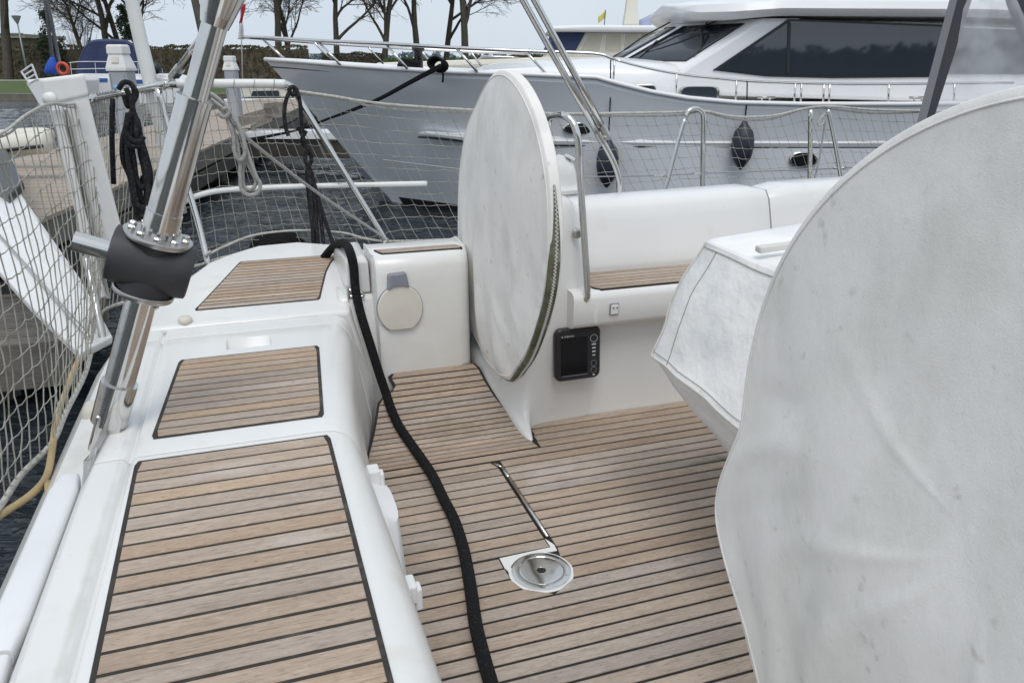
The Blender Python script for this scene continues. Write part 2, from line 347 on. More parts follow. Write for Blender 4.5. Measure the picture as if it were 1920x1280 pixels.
# ---- cockpit sole
sole = empty('cockpit_sole', (0, 0, 0), parent=yacht)
G().prism([(.15, -.55), (3.4, -.55), (3.4, 2.55), (.89, 2.55), (.86, 2.345), (.15, 2.345)], -.06, -.0028).out('caulking', M['caulk'], sole)
PT = .0491; SX = 3.3
plate_c = (.639, 1.658); plate_r = .079
hatch = empty('floor_hatch', (0, 0, 0), parent=yacht)
def row(k): return 2.488-(k+1)*PT+GAP/2, 2.488-k*PT-GAP/2
def board(par, xa, xb, a, b, m='teak_grey', xa2=None, xb2=None):
    xa2 = xa if xa2 is None else xa2; xb2 = xb if xb2 is None else xb2
    plank(par, [(xa, a, 0), (xb, a, 0), (xb2, b, 0), (xa2, b, 0)], Zv, M[m])
for k in range(-1, 60):
    a, b = row(k)
    if b < -.5: break
    tk = 'teak_grey'
    if k <= 2: xs = {-1: .916, 0: .908, 1: .900, 2: .895}[k]; board(sole, xs, SX, a, b, tk)
    elif k == 3: board(sole, .2, SX, a+.002, b)
    elif k <= 14:
        bb = b-.004 if k == 4 else b; aa = a+.004 if k == 14 else a
        board(hatch, .24, .701, aa, bb, xb2=.684 if k == 4 else None)
        x0 = .722
        board(sole, x0, SX, a, b)
    else:
        lo, hi = a-.003, b+.003; cy = plate_c[1]; rr = plate_r+.011
        dy = 0 if lo < cy < hi else min(abs(lo-cy), abs(hi-cy))
        if dy < rr and k <= 18:
            ha, hb_ = (math.sqrt(max(0, rr*rr-(y-cy)**2)) for y in (a, b)); ha = max(ha, .004 if k == 18 else .045); hb_ = max(hb_, .045)
            xla, xlb, xra, xrb = plate_c[0]-ha, plate_c[0]-hb_, plate_c[0]+ha, plate_c[0]+hb_
            if k == 15: xla = xlb = .545; xrb = .722
            if k == 16: xla, xlb = min(xla, .556), .547
            board(sole, .2, xla, a, b, xb2=xlb); board(sole, xra, SX, a, b, xa2=xrb)
        else: board(sole, .2, SX, a, b)
# hinge rod of the hatch
G().tube([(.7115, 2.235, .0035), (.7115, 2.165, .0035)], .0052, 10).tube([(.7115, 2.158, .0035), (.7115, 1.80, .0035)], .0052, 10).out('hinge_rod', M['stainless'], hatch, smooth=True)
G().tube([(.694, 2.268, .003), (.703, 2.255, .003), (.711, 2.238, .003)], .004, 8).out('hinge_rod', M['stainless'], hatch, smooth=True)
# deck plate in its moulded pocket
dp = empty('deck_plate', (plate_c[0], plate_c[1], 0), 'round polished steel deck plate with star socket set into teak floor', 'deck plate')
pk = G().lathe([(plate_r+.020, -.006), (plate_r+.020, -.0042), (plate_r+.0105, -.0032), (plate_r+.010, -.0018), (plate_r+.006, -.0012)], 40, origin=(*plate_c, 0)); pk.prism([(.549, 1.70), (.60, 1.70), (.66, 1.735), (.716, 1.735), (.718, 1.765), (.704, 1.80), (.704, 1.756), (.549, 1.7515)], -.006, -.0012)
pk.prism([(.559, 1.662), (.60, 1.662), (.60, 1.70), (.551, 1.70)], -.006, -.0014)
at0(dp, pk).out('pocket', M['gelcoat'], dp)
at0(dp, G().lathe([(plate_r+.002, -.004), (plate_r+.002, .002), (plate_r-.002, .0035), (plate_r-.016, .0035), (plate_r-.018, .0015)], 48, origin=(*plate_c, 0))).out('ring', M['stainless'], dp, smooth=True, angle=30)
at0(dp, G().lathe([(plate_r-.0195, -.003), (plate_r-.0195, .0028), (plate_r-.022, .0034), (.013, .0034), (.012, .0025), (.0115, .001)], 48, origin=(*plate_c, 0))).out('lid', M['stainless'], dp, smooth=True, angle=30)
sg = G(); st = [(plate_c[0]+(.0125 if j % 2 else .0095)*math.cos(j*math.pi/8), plate_c[1]+(.0125 if j % 2 else .0095)*math.sin(j*math.pi/8)) for j in range(16)]
at0(dp, sg.prism(st, .0015, .0040)).out('star_socket', M['caulk'], dp)
for j in range(6):
    a = j*math.pi/3+.4; at0(dp, G().lathe([(.0032, .002), (.0032, .0042), (.002, .0048)], 8, origin=(plate_c[0]+(plate_r-.0085)*math.cos(a), plate_c[1]+(plate_r-.0085)*math.sin(a), 0))).out('screw', M['stainless_dull'], dp)

# ---- curved foot ramp behind the far wheel
ramp = empty('foot_ramp', (0, 0, 0), parent=yacht)
RR, RY = .414, 2.3407
LX = [(0, .272), (11.6, .284), (16, .293), (26, .32), (35, .342), (45.5, .365), (48.7, .392), (50.3, .415), (53, .436), (56, .425), (58.5, .418), (60.5, .438)]
RX = [(0, .886), (4.8, .877), (19, .86), (30.8, .832), (41.4, .799), (51, .775), (57.3, .762), (60.5, .742)]
def RP(x, th, off=0.): t = R(th); return Vector((x, RY+(RR-off)*math.sin(t), RR-(RR-off)*math.cos(t)))
TE = 60.5; NS = 18
G().loft([[RP(interp(LX, th)-.007, th, -.012), RP(interp(RX, th)+.007, th, -.012), RP(interp(RX, th)+.007, th, .0008), RP(interp(LX, th)-.007, th, .0008)] for th in [TE*i/60+.0 for i in range(61)]]).out('caulking', M['caulk'], ramp)
for i in range(NS):
    g2 = R(1)*0; a = TE*i/NS+.27; b = TE*(i+1)/NS-.27; mth = R((a+b)/2)
    plank(ramp, [RP(interp(LX, a)+.002, a, .003), RP(interp(RX, a)-.002, a, .003), RP(interp(RX, b)-.002, b, .003), RP(interp(LX, b)+.002, b, .003)], (0, -math.sin(mth), math.cos(mth)), M['teak_grey'], th=.004, ch=.001)

# ---- port coaming, with the notch the wheel swings in
prof = [(2.70, -.1), (2.698, .2), (2.699, .36), (2.702, .55), (2.706, .605), (2.718, .634), (2.745, .651), (2.92, .655), (2.945, .645), (2.958, .62), (2.965, .40), (3.60, .40), (3.66, .37), (3.68, .2), (3.60, -.8), (2.9, -.8)]
secs = []
for x, d in ((.386, .03), (.392, .006), (.405, 0), (.52, 0), (.69, 0), (.720, .006), (.740, .03), (.750, .07), (.755, .13), (.758, .225)):
    secs.append([(x, min(y+d, 2.962) if 0 < i < 9 else (y+d if i == 0 else y), z) for i, (y, z) in enumerate(prof)])
G().loft(secs).out('coaming', M['gelcoat'], yacht, smooth=True, angle=50)
cs = empty('coaming_strip', (0, 0, 0), parent=yacht)
teak_panel(cs, 2.752, 2.818, 2, lambda y: interp([(2.752, .425), (2.818, .405)], y), lambda y: interp([(2.752, .725), (2.818, .71)], y), lambda y: .6535, M['teak_grey'], border=.005)
G().prism([(.718, 2.97), (1.16, 2.97), (1.16, 3.0), (3.3, 3.0), (3.3, 3.66), (.7, 3.66)], -.8, .40).out('side_deck', M['nonskid'], yacht, bevel=.02)

# ---- steering console by the far wheel
LV = [(-.05, [(.862, 2.372), (.884, 2.366), (.915, 2.535), (1.26, 2.535), (1.26, 3.1), (.85, 3.1), (.80, 2.75), (.82, 2.55)]),
      (.012, [(.862, 2.378), (.880, 2.372), (.912, 2.53), (1.26, 2.53), (1.26, 3.1), (.85, 3.1), (.80, 2.75), (.82, 2.55)]),
      (.05, [(.843, 2.52), (.885, 2.47), (.925, 2.525), (1.25, 2.525), (1.25, 3.1), (.85, 3.1), (.79, 2.8), (.81, 2.63)]),
      (.11, [(.803, 2.61), (.885, 2.51), (.95, 2.515), (1.24, 2.52), (1.24, 3.1), (.85, 3.1), (.77, 2.85), (.78, 2.70)]),
      (.21, [(.77, 2.70), (.89, 2.525), (.96, 2.505), (1.22, 2.505), (1.22, 3.1), (.85, 3.1), (.76, 2.9), (.755, 2.76)]),
      (.32, [(.875, 2.66), (.91, 2.525), (.965, 2.50), (1.195, 2.50), (1.195, 3.1), (.88, 3.1), (.87, 2.95), (.87, 2.78)]),
      (.5, [(.885, 2.66), (.92, 2.525), (.975, 2.50), (1.165, 2.50), (1.165, 3.05), (.89, 3.05), (.885, 2.95), (.885, 2.78)]),
      (.7, [(.90, 2.66), (.93, 2.545), (.98, 2.52), (1.135, 2.52), (1.135, 2.98), (.90, 2.98), (.895, 2.92), (.895, 2.78)]),
      (.83, [(.91, 2.66), (.935, 2.56), (.985, 2.535), (1.105, 2.54), (1.11, 2.90), (.92, 2.90), (.905, 2.85), (.905, 2.78)]),
      (.862, [(.93, 2.66), (.95, 2.58), (.99, 2.56), (1.085, 2.565), (1.09, 2.87), (.94, 2.87), (.925, 2.83), (.925, 2.78)])]
cg = G()
def dens(poly, k=3): return [Vector(poly[i]).lerp(Vector(poly[(i+1) % len(poly)]), j/k) for i in range(len(poly)) for j in range(k)]
cg.loft([[(p.x, p.y, z) for p in dens(poly, 2)] for z, poly in LV])
console = cg.out('steering_console', M['gelcoat'], yacht, smooth=True, sub=2)
cm = console.copy(); cm.data = console.data.copy(); cm.name = 'steering_console'; COL.objects.link(cm); cm.parent = yacht
for v in cm.data.vertices: v.co.y = 3.06-v.co.y
cm.data.flip_normals()

# ---- port bench and backrest
bench = G()
bp = [(2.80, -.05), (2.537, -.05), (2.537, .03), (2.53, .2), (2.525, .33), (2.52, .372), (2.49, .388), (2.462, .393), (2.45, .40), (2.442, .415), (2.44, .50), (2.446, .520), (2.465, .53), (2.69, .532), (2.80, .532)]
bench.loft([[(x, y+dy, z) for y, z in bp] for x, dy in ((1.05, 0), (1.4, 0), (2.0, -.004), (3.3, -.03))])
bo = bench.out('port_bench', M['gelcoat'], yacht, smooth=True, angle=50)
G().loft([[(x, 2.565+dy, .03), (x, 2.55+dy, .30), (x, 2.548+dy, .345), (x, 2.6, .37), (x, 2.62, .03)] for x, dy in ((1.19, .02), (1.21, -.018), (1.23, -.022), (1.9, -.024))]).out('locker_face', M['gelcoat'], yacht, smooth=True, bevel=.01, angle=50)
teak_panel(bo, 2.462, 2.693, 6, lambda y: interp([(2.46, 1.165), (2.48, 1.145), (2.69, 1.145)], y), lambda y: 3.25, lambda y: .5315, M['teak_grey'], border=.004)
lp = G(); 
lip = [(1.128, .405), (1.128, .52)]
G().loft([[(1.112, 2.452, .41), (1.15, 2.436, .398), (1.15, 2.56, .398), (1.112, 2.56, .41)], [(1.108, 2.45, .46), (1.15, 2.432, .46), (1.15, 2.56, .46), (1.108, 2.56, .46)], [(1.112, 2.455, .515), (1.15, 2.44, .522), (1.15, 2.56, .522), (1.112, 2.56, .515)]]).out('bench_end', M['gelcoat'], yacht, smooth=True, bevel=.012, seg=3, angle=50)
def backrest(xa, xb, ra=False, rb=False):
    secs = []; n = 14
    for i in range(n+1):
        t = i/n; x = xa+(xb-xa)*t; s = 1.
        e = min(x-xa if ra else 9, xb-x if rb else 9); s = .0 if e > .03 else (1-e/.03)**2*.025
        zt = interp([(1.1, .785), (1.3, .795), (2.1, .81), (3.3, .825)], x)
        pr = [(2.70, .52), (2.702, .56), (2.715, .60), (2.75, zt-.08), (2.765, zt-.035), (2.785, zt-.01), (2.82, zt), (2.93, zt), (2.975, zt-.015), (3.0, zt-.06), (3.01, .35), (2.85, .35)]
        secs.append([(x, y+s if y < 2.8 else y, z-s*.6 if z > .6 else z) for y, z in pr])
    return G().loft(secs).out('backrest', M['gelcoat'], yacht, smooth=True, angle=50)
backrest(1.06, 2.085, rb=True); backrest(2.092, 3.3, ra=True)

# ---- clips under the near seat edge
for px, py, zz in ((700, 890, .33), (765, 1105, .33)):
    p = AZ(px, py, zz)
    cl = G().box((p.x+.0, p.y, p.z), (.03, .045, .04)); cl.box((p.x+.018, p.y-.005, p.z-.015), (.014, .03, .05)); cl.out('lid_catch', M['white_plastic'], yacht, bevel=.004)
for ya, yb, xx in ((1.50, 1.80, .250), (.70, 1.02, .256)):
    G().loft([[(xx-.05, y, .12), (xx+.012-.08*(2*(y-ya)/(yb-ya)-1)**4, y, .12), (xx+.0-.08*(2*(y-ya)/(yb-ya)-1)**4, y, .30), (xx-.06, y, .33)] for y in [ya+(yb-ya)*i/12 for i in range(13)]]).out('locker_door', M['gelcoat_pad'], yacht, smooth=True, angle=50)
# ================================================================== things in the cockpit
# ---- covered steering wheels
RIM = {1: [(-2.877, .528), (-2.61, .49), (-2.129, .472), (-1.673, .499), (-1.365, .519), (-1.03, .533), (-.604, .53), (-.06, .508), (.487, .465), (.953, .485), (1.65, .520), (2.147, .590), (2.53, .585), (2.997, .552)],
       2: [(-2.9, .70), (-2.4, .64), (-2.0, .58), (-1.6, .525), (-1.0, .515), (0, .515), (.6, .513), (1.1, .515), (1.5, .514), (1.74, .523), (1.87, .570), (1.99, .622), (2.09, .642), (2.37, .641), (2.55, .672), (2.85, .70)]}
CREASE = {1: [(2.75, .05, .010, .45, 1.0), (-2.9, .06, .010, .4, 1.0), (2.3, .05, .007, .5, 1.0), (-2.45, .05, .007, .55, 1.0), (.5, .05, .004, .5, 1.)],
          2: [(1.80, .06, .014, .55, 1.1), (1.62, .05, -.010, .6, 1.05), (2.25, .05, .008, .12, .95), (2.65, .05, .007, .10, .9), (-2.8, .05, .007, .1, .9), (1.15, .04, .005, .12, .7), (-.3, .05, .004, .1, .6), (2.05, .04, -.006, .5, 1.05)]}
def wheel_cover(name, cy, seed, label, zip_side=None, cz=.775, rad=.50):
    root = empty(name, (.8, cy, cz-rad), label, 'wheel cover', 'covered steering wheels')
    rnd = random.Random(seed); NA, NR = 120, 30
    tab = RIM[seed]
    def rim_r(a):                                   # a = 0 is up, positive towards port
        a = (a+math.pi) % (2*math.pi)-math.pi; n = len(tab); k = 0
        while k < n and tab[k][0] < a: k += 1
        p = [tab[(k+q) % n] for q in (-2, -1, 0, 1)]; w_ = lambda d: d % (2*math.pi)
        t = w_(a-p[1][0])/max(1e-6, w_(p[2][0]-p[1][0])); r0, r1, r2, r3 = (q[1] for q in p)
        return .5*(2*r1+(r2-r0)*t+(2*r0-5*r1+4*r2-r3)*t*t+(3*r1-r0-3*r2+r3)*t**3)
    def pt(a, r, side):
        # side -1 aft face, +1 forward face; the cover is a flat bag round the rim, fuller over the hub
        R_ = rim_r(a)*(r if r < .985 else .985+(r-.985)); y = R_*math.sin(a); z = R_*math.cos(a)
        th = .020 + .026*(1-r**2.5) - .006*max(0, (r-.965)/.035)**2
        if side > 0: th += .022*(1-r**1.5)
        k = 1-max(0, (r-.9)/.1)
        if zip_side and r > .86 and zip_side[0] < (a+math.pi) % (2*math.pi)-math.pi < zip_side[1]: th += .0035*math.sin(31*a+4*math.sin(7*a))*(r-.86)/.14*(1 if r < .97 else .4)
        nv = noise.noise(Vector((y*2.6+seed, z*2.0, seed)))*.014 + noise.noise(Vector((y*6+seed*3, z*4., 4+seed)))*.007
        folds = math.sin(y*34+5*noise.noise(Vector((y*3, z*2, seed))))*.006*max(0, min(1, -z/rad*1.3+.25))
        drape = noise.noise(Vector((y*9+seed, z*1.2, 2.)))*.010*max(0, -z/rad+.35)
        aw = (a+math.pi) % (2*math.pi)-math.pi
        crease = sum(h_*math.exp(-((aw-a_-.12*math.sin(r*5+a_))/w2)**2)*max(0, min(1, (r-r0)/.15))*max(0, min(1, (r1-r)/.2)) for a_, w2, h_, r0, r1 in CREASE[seed])
        return Vector((side*th + (nv+folds+drape-crease*.55)*k, y, z+rad))
    g = G(); rr_ = [math.sin(math.pi/2*i/NR) for i in range(1, NR+1)]; rows = [(-1, r) for r in rr_] + [(1, r) for r in reversed(rr_)]
    vs = [pt(2*math.pi*j/NA, r, s) for s, r in rows for j in range(NA)]
    m = len(rows); fs = [(i*NA+j, i*NA+(j+1) % NA, (i+1)*NA+(j+1) % NA, (i+1)*NA+j) for i in range(m-1) for j in range(NA)]
    c0 = len(vs); vs += [pt(0, .0001, -1), pt(0, .0001, 1)]
    fs += [(c0, (j+1) % NA, j) for j in range(NA)] + [(c0+1, (m-1)*NA+j, (m-1)*NA+(j+1) % NA) for j in range(NA)]
    g.add(vs, fs); g.out('cover', M['canvas'], root, smooth=True, sub=1)
    seam = [pt(2*math.pi*j/200, .972, -1)+Vector((-.0005, 0, 0)) for j in range(200)]
    G().tube(seam, .0017, 5, closed=True).out('piping', M['canvas'], root, smooth=True)
    if zip_side:
        a0, a1 = zip_side; zs = []
        g = G(); st = G(); K = 90
        for i in range(K+1):
            a = a0+(a1-a0)*i/K; r = rim_r(a); w_ = min(1., .15+4*min(i, K-i)/K)
            e = Vector((0, math.sin(a), math.cos(a)))
            c = Vector((0, r*math.sin(a), r*math.cos(a)+rad))
            zs.append([c-e*.006+Vector((-.003-.020*w_, 0, 0)), c+e*.002+Vector((-.003-.016*w_, 0, 0)), c+e*.005+Vector((-.003, 0, 0)), c+e*.002+Vector((-.003+.015*w_, 0, 0))])
        g.loft(zs, closed=False, cap=False).out('zip', M['zip'], root, smooth=True, solid=.003)
        teeth = G()
        for i in range(0, K*2):
            a = a0+(a1-a0)*i/(K*2); r = rim_r(a)+.006; e = Vector((0, math.sin(a), math.cos(a)))
            teeth.box(Vector((-.004+(.0016 if i % 2 else -.0016), r*e.y, r*e.z+rad)), (.005, .004, .004))
        teeth.out('zip_teeth', M['hem'], root)
        b = rim_r(math.pi)
        G().tube([(-.006, 0, rad-b+.002), (-.006, .002, rad-b-.014), (-.006, -.004, rad-b-.020), (-.006, -.006, rad-b-.006)], .0022, 6).out('zip_pull', M['white_plastic'], root, smooth=True)
    G().lathe([(.05, .03), (.045, .06), (.032, .10), (.032, .16)], 18, axis=(1, 0, 0), origin=(0, 0, rad)).out('hub', M['stainless_dull'], root, smooth=True)
    return root
wheel_cover('wheel_cover', 2.50, 1, 'far steering wheel under tall white canvas cover with dirty green zip', zip_side=(-math.pi*1.0, -math.pi*.37))
wheel_cover('wheel_cover', .545, 2, 'near steering wheel under huge mottled white canvas cover filling the right side', zip_side=(-math.pi, -.3), rad=.515)

# ---- canvas-covered cockpit table
tb = empty('table_cover', (1.5, 1.53, 0), 'boxy white canvas cover with stained hem over the cockpit table', 'table cover')
def ring(xa, xb, ya, yb, za, zb, zs=0., k=9, r=.03):   # za at the after edge, zb at the forward edge, zs = drop to starboard
    def P(x, y): t = (x-xa)/(xb-xa); return Vector((x, y, za+(zb-za)*t - zs*(yb-y)/(yb-ya)))
    cs = [(xa, yb), (xa, ya), (xb, ya), (xb, yb)]; o = []
    for i in range(4):
        a, b = Vector(cs[i]), Vector(cs[(i+1) % 4]); d = (b-a); ln = d.length; d.normalize()
        o += [P(*(a+d*(r+(ln-2*r)*j/k))) for j in range(k+1)]
        e = (Vector(cs[(i+2) % 4])-b).normalized(); o.append(P(*(b-d*r*.3+e*r*.3)))
    return o
RQ = [ring(1.25, 1.95, 1.36, 1.70, .862, .925), ring(1.165, 2.0, 1.29, 1.785, .854, .925), ring(1.148, 2.03, 1.275, 1.80, .848, .915), ring(1.141, 2.04, 1.27, 1.804, .835, .90, .003), ring(1.10, 2.06, 1.25, 1.82, .74, .80, .012),
      ring(1.06, 2.08, 1.22, 1.825, .63, .68, .025), ring(1.030, 2.1, 1.19, 1.83, .555, .60, .035), ring(1.020, 2.1, 1.18, 1.83, .53, .57, .04), ring(1.026, 2.1, 1.18, 1.826, .515, .55, .04),
      ring(1.10, 2.0, 1.22, 1.76, .40, .40, .03), ring(1.19, 1.9, 1.28, 1.68, .27, .27, .0), ring(1.30, 1.8, 1.35, 1.62, .12, .12), ring(1.33, 1.8, 1.38, 1.6, .0, .0)]
NRG = len(RQ[0]); cols = [spline([q[j] for q in RQ], 5) for j in range(NRG)]
RG = [[cols[j][i] for j in range(NRG)] for i in range(len(cols[0]))]
for i, q in enumerate(RG):
    for j, p in enumerate(q):
        f = min(1, max(0, (i-8)/8))*(1 if i < 58 else 0); d = (noise.noise(p*5.3)*.014 + noise.noise(p*13)*.006)*f; p += Vector((d, -d*.5, d*.3))
g = G(); g.loft(RG); cov = at0(tb, g).out('cover', M['canvas_table'], tb, smooth=True)
KA = 9
def seam(i, off, m='stitch', r=.0014):
    at0(tb, G().tube(spline([RG[i][j] + Vector(off) for j in range(-1, KA+2)], 3), r, 5)).out('stitching', M[m], tb)
seam(15, (-.0015, 0, .001)); seam(32, (-.001, 0, 0)); seam(36, (-.001, 0, 0), 'hem', .0035)
at0(tb, G().tube([RG[i][1]+Vector((-.001, 0, 0)) for i in range(15, 37)], .0014, 5)).out('stitching', M['stitch'], tb)
at0(tb, G().tube([RG[i][-1]+Vector((-.001, .001, 0)) for i in range(14, 38)], .0035, 6)).out('hem', M['hem'], tb)
# zip end tucked on top
tp = AZ(1440, 470, .872)
tg = G().loft([[(tp.x-.03, tp.y-.012, tp.z-.004), (tp.x-.03, tp.y+.012, tp.z-.002), (tp.x-.03, tp.y+.012, tp.z+.014), (tp.x-.03, tp.y-.012, tp.z+.012)], [(tp.x+.06, tp.y-.022, tp.z+.005), (tp.x+.06, tp.y-.006, tp.z+.005), (tp.x+.06, tp.y-.006, tp.z+.022), (tp.x+.06, tp.y-.022, tp.z+.02)]])
at0(tb, tg).out('fastener', M['hem'], tb, bevel=.003)

# ---- chart plotter on the console
pl = AY(1079, 660, 2.494); cp = empty('chart_plotter', pl, 'black chart plotter with dark screen mounted on white steering console', 'plotter')
tilt = Matrix.Rotation(R(-4), 3, 'X')
def pl_poly(w_, h_, r, y, k=5):
    o = []
    for cx, cz, a0 in ((w_/2-r, h_/2-r, 0), (-w_/2+r, h_/2-r, 90), (-w_/2+r, -h_/2+r, 180), (w_/2-r, -h_/2+r, 270)):
        for j in range(k+1): a = R(a0+90*j/k); o.append(tilt @ Vector((cx+r*math.cos(a), y, cz+r*math.sin(a))))
    return o
W_, H_ = .182, .202
G().loft([pl_poly(W_-.02, H_-.02, .02, .0), pl_poly(W_, H_, .026, -.006), pl_poly(W_, H_, .026, -.020), pl_poly(W_-.012, H_-.012, .022, -.027), pl_poly(W_-.016, H_-.016, .02, -.0272)]).out('body', M['black_plastic'], cp, smooth=True, angle=40)
def on_face(x, z, y=-.0285): return tilt @ Vector((x, y, z))
def slab(x0, x1, z0, z1, y0, y1): return G().loft([[tilt @ Vector(p) for p in ((x0, y, z0), (x1, y, z0), (x1, y, z1), (x0, y, z1))] for y in (y0, y1)])
slab(-.070, .037, -.078, .066, -.026, -.0282).out('screen', M['screen'], cp)
slab(-.066, .036, -.0815, -.0795, -.026, -.0288).out('screen_edge', M['grey_plastic'], cp)
for cz, r in ((.055, .014), (-.042, .0115), (-.068, .0115)):
    G().tube([on_face(.062+r*math.cos(a), cz+r*math.sin(a)) for a in [2*math.pi*j/28 for j in range(28)]], .0008, 5, closed=True).out('button_ring', M['print'] if cz > 0 else M['grey_plastic'], cp)
for cz, wd in ((.032, .016), (.018, .013), (.004, .013), (-.010, .010), (-.087, .008)):
    slab(.062-wd/2, .062+wd/2, cz-.0022, cz+.0022, -.026, -.0295).out('button', M['print'], cp)
def text_mesh(name, s, size, m, parent, mat4, extrude=.0004):
    cu = bpy.data.curves.new(name, 'FONT'); cu.body = s; cu.size = size; cu.extrude = extrude; cu.align_x = 'CENTER'; cu.align_y = 'CENTER'
    tmp = bpy.data.objects.new('tmp', cu); COL.objects.link(tmp); bpy.context.view_layer.update()
    me = bpy.data.meshes.new_from_object(tmp.evaluated_get(bpy.context.evaluated_depsgraph_get())); bpy.data.objects.remove(tmp)
    me.transform(mat4); me.materials.clear(); return link(name, me, m, parent)
face = Matrix.Rotation(R(-4), 4, 'X') @ Matrix.Rotation(R(90), 4, 'X')
text_mesh('lettering', 'FURUNO', .0095, M['print'], cp, Matrix.Translation(on_face(-.036, .071, -.0277)) @ face)
at0(cp, G()).v
G().lathe([(.0028, 0), (.0028, .0006)], 10, axis=(0, -1, 0), origin=on_face(-.064, .071, -.0275)).out('emblem', M['print'], cp)

# ---- grab rail arched over the console
gr = empty('grab_rail', (1.06, 2.5, .47), 'bent stainless grab rail arching over the white steering console', 'grab rail')
path = [AY(1090, 570, 2.47)+Vector((0, .03, 0)), AY(1091, 569, 2.468), AY(1098, 560, 2.448), AY(1101, 542, 2.442), AY(1095, 440, 2.455), AY(1089, 350, 2.465), AY(1085, 275, 2.468), AY(1080, 245, 2.472), AY(1072, 228, 2.49), AY(1058, 217, 2.53), AY(1042, 217, 2.70), AY(1031, 222, 2.82), AY(1027, 245, 2.86), AY(1028, 300, 2.87), AY(1034, 400, 2.87)]
at0(gr, G().tube(spline(path, 5), .0125, 14)).out('tube', M['stainless'], gr, smooth=True)
for px, py, yy in ((1090, 570, 2.478), (1081, 437, 2.512)):
    c = AY(px, py, yy); at0(gr, G().lathe([(.019, .0), (.019, .006), (.014, .009), (.013, .02), (.0, .022)], 20, axis=(0, -1, 0), origin=c)).out('rosette', M['stainless_dull'], gr, smooth=True, angle=40)
c = AY(1081, 437, 2.518); at0(gr, G().tube([c, c+Vector((.014, -.03, 0)), AY(1094, 437, 2.464)], .007, 10)).out('bracket', M['stainless'], gr, smooth=True)

# ---- compass on top of the console
kc = AY(1047, 352, 2.70); cmpa = empty('compass', kc, 'white domed compass hood on top of the steering console behind the wheel cover', 'compass')
G().lathe([(.085, -.012), (.085, .0), (.075, .006), (.068, .02), (.066, .05), (.055, .085), (.035, .11), (.0, .122)], 28).out('hood', M['white_plastic'], cmpa, smooth=True, angle=50)
G().lathe([(.088, -.016), (.088, -.012), (.07, -.012)], 28).out('base', M['stainless_dull'], cmpa)
G().box((.03, -.03, .112), (.035, .03, .012), Matrix.Rotation(.5, 3, 'Y')).out('tab', M['white_plastic'], cmpa, bevel=.003)

# ---- round cream cover with its grey latch on the coaming wall
rc = AY(750, 578, 2.698); rcv = empty('round_cover', rc, 'round cream plastic cover with grey latch on the white coaming wall', 'cover')
tw = Matrix.Rotation(R(-1), 3, 'X')
def disc(r, y, flat=-.078):
    o = []
    for j in range(48):
        a = 2*math.pi*j/48; x, z = r*math.sin(a)*.94, r*math.cos(a)*1.02
        o.append(tw @ Vector((x, y, max(z, flat*r/.088))))
    return o
G().loft([disc(.0905, .012), disc(.0905, -.004), disc(.0885, -.0055)]).out('seal', M['grey_plastic'], rcv, smooth=True, angle=40)
G().loft([disc(.0885, .01), disc(.0885, -.009), disc(.085, -.0125), disc(.079, -.013)]).out('lid', M['cream_plastic'], rcv, smooth=True, angle=40)
lt = [(-.040, .076), (-.036, .128), (-.030, .133), (.026, .136), (.032, .131), (.040, .080), (.02, .087), (-.02, .086)]
G().loft([[tw @ Vector((x*s+.0-.004, y, .1+(z-.1)*s)) for x, z in lt] for y, s in ((.01, 1.), (-.014, 1.), (-.020, .88))]).out('latch', M['grey_plastic'], rcv, bevel=.002)
for dx, dz, wd in ((.0, -.055, .022), (.004, -.062, .032)):
    G().loft([[tw @ Vector(p) for p in ((dx-wd/2, y, dz-.0012), (dx+wd/2, y, dz-.0012), (dx+wd/2, y, dz+.0012), (dx-wd/2, y, dz+.0012))] for y in (-.0125, -.0138)]).out('embossing', M['cream_plastic'], rcv)

# ---- small switch plate on the bench front
sp = AY(1151, 579, 2.441); spn = empty('switch_plate', sp, 'small square white switch plate on the front of the far bench', 'switch')
G().box((0, -.002, 0), (.036, .008, .044)).out('frame', M['grey_plastic'], spn, bevel=.002)
G().box((0, -.005, .0), (.030, .008, .036)).out('plate', M['white_plastic'], spn, bevel=.002)
for dx in (-.006, .008): G().box((dx, -.009, .006), (.005, .004, .004)).out('key', M['caulk'], spn)

# ---- fairlead eye, hook and lashing on the inner face of the far seat
fl = AY(655, 549, 2.78); fle = empty('pad_eye', fl, 'small shiny steel pad eye beside the black rope below the far seat', 'pad eye')
G().box((-.006, .0, 0), (.006, .03, .05)).out('plate', M['stainless_dull'], fle, bevel=.002)
G().tube(spline([(-.004, 0, .012), (.02, -.004, .008), (.045, -.008, -.004), (.05, -.008, -.014), (.03, -.006, -.014), (-.004, 0, -.012)], 5), .0055, 8).tube(spline([(.0, .006, .004), (.03, .004, .006), (.05, -.002, -.006)], 4), .005, 8).out('eye', M['stainless'], fle, smooth=True)
lk = AX(652, 600, .305); lko = empty('lid_lashing', lk, 'thin white cord and wire hook hanging beside the middle seat lid', 'cord')
at0(lko, G().tube(spline([AX(640, 590, .29), AX(648, 600, .30), AX(647, 618, .305), AX(650, 640, .31), AX(657, 650, .32), AX(658, 657, .32), AX(650, 664, .31), AX(650, 675, .31)], 5), .0022, 6)).out('wire', M['stainless_dull'], lko, smooth=True)
at0(lko, G().tube(spline([AX(634, 590, .285), AX(640, 597, .295), AX(648, 600, .303), AX(649, 590, .303), AX(649, 581, .303)], 4), .0042, 6).lathe([(.0, -.008), (.008, -.003), (.008, .004), (0, .008)], 10, origin=AX(646, 600, .303))).out('cord', M['rope_white'], lko, smooth=True)

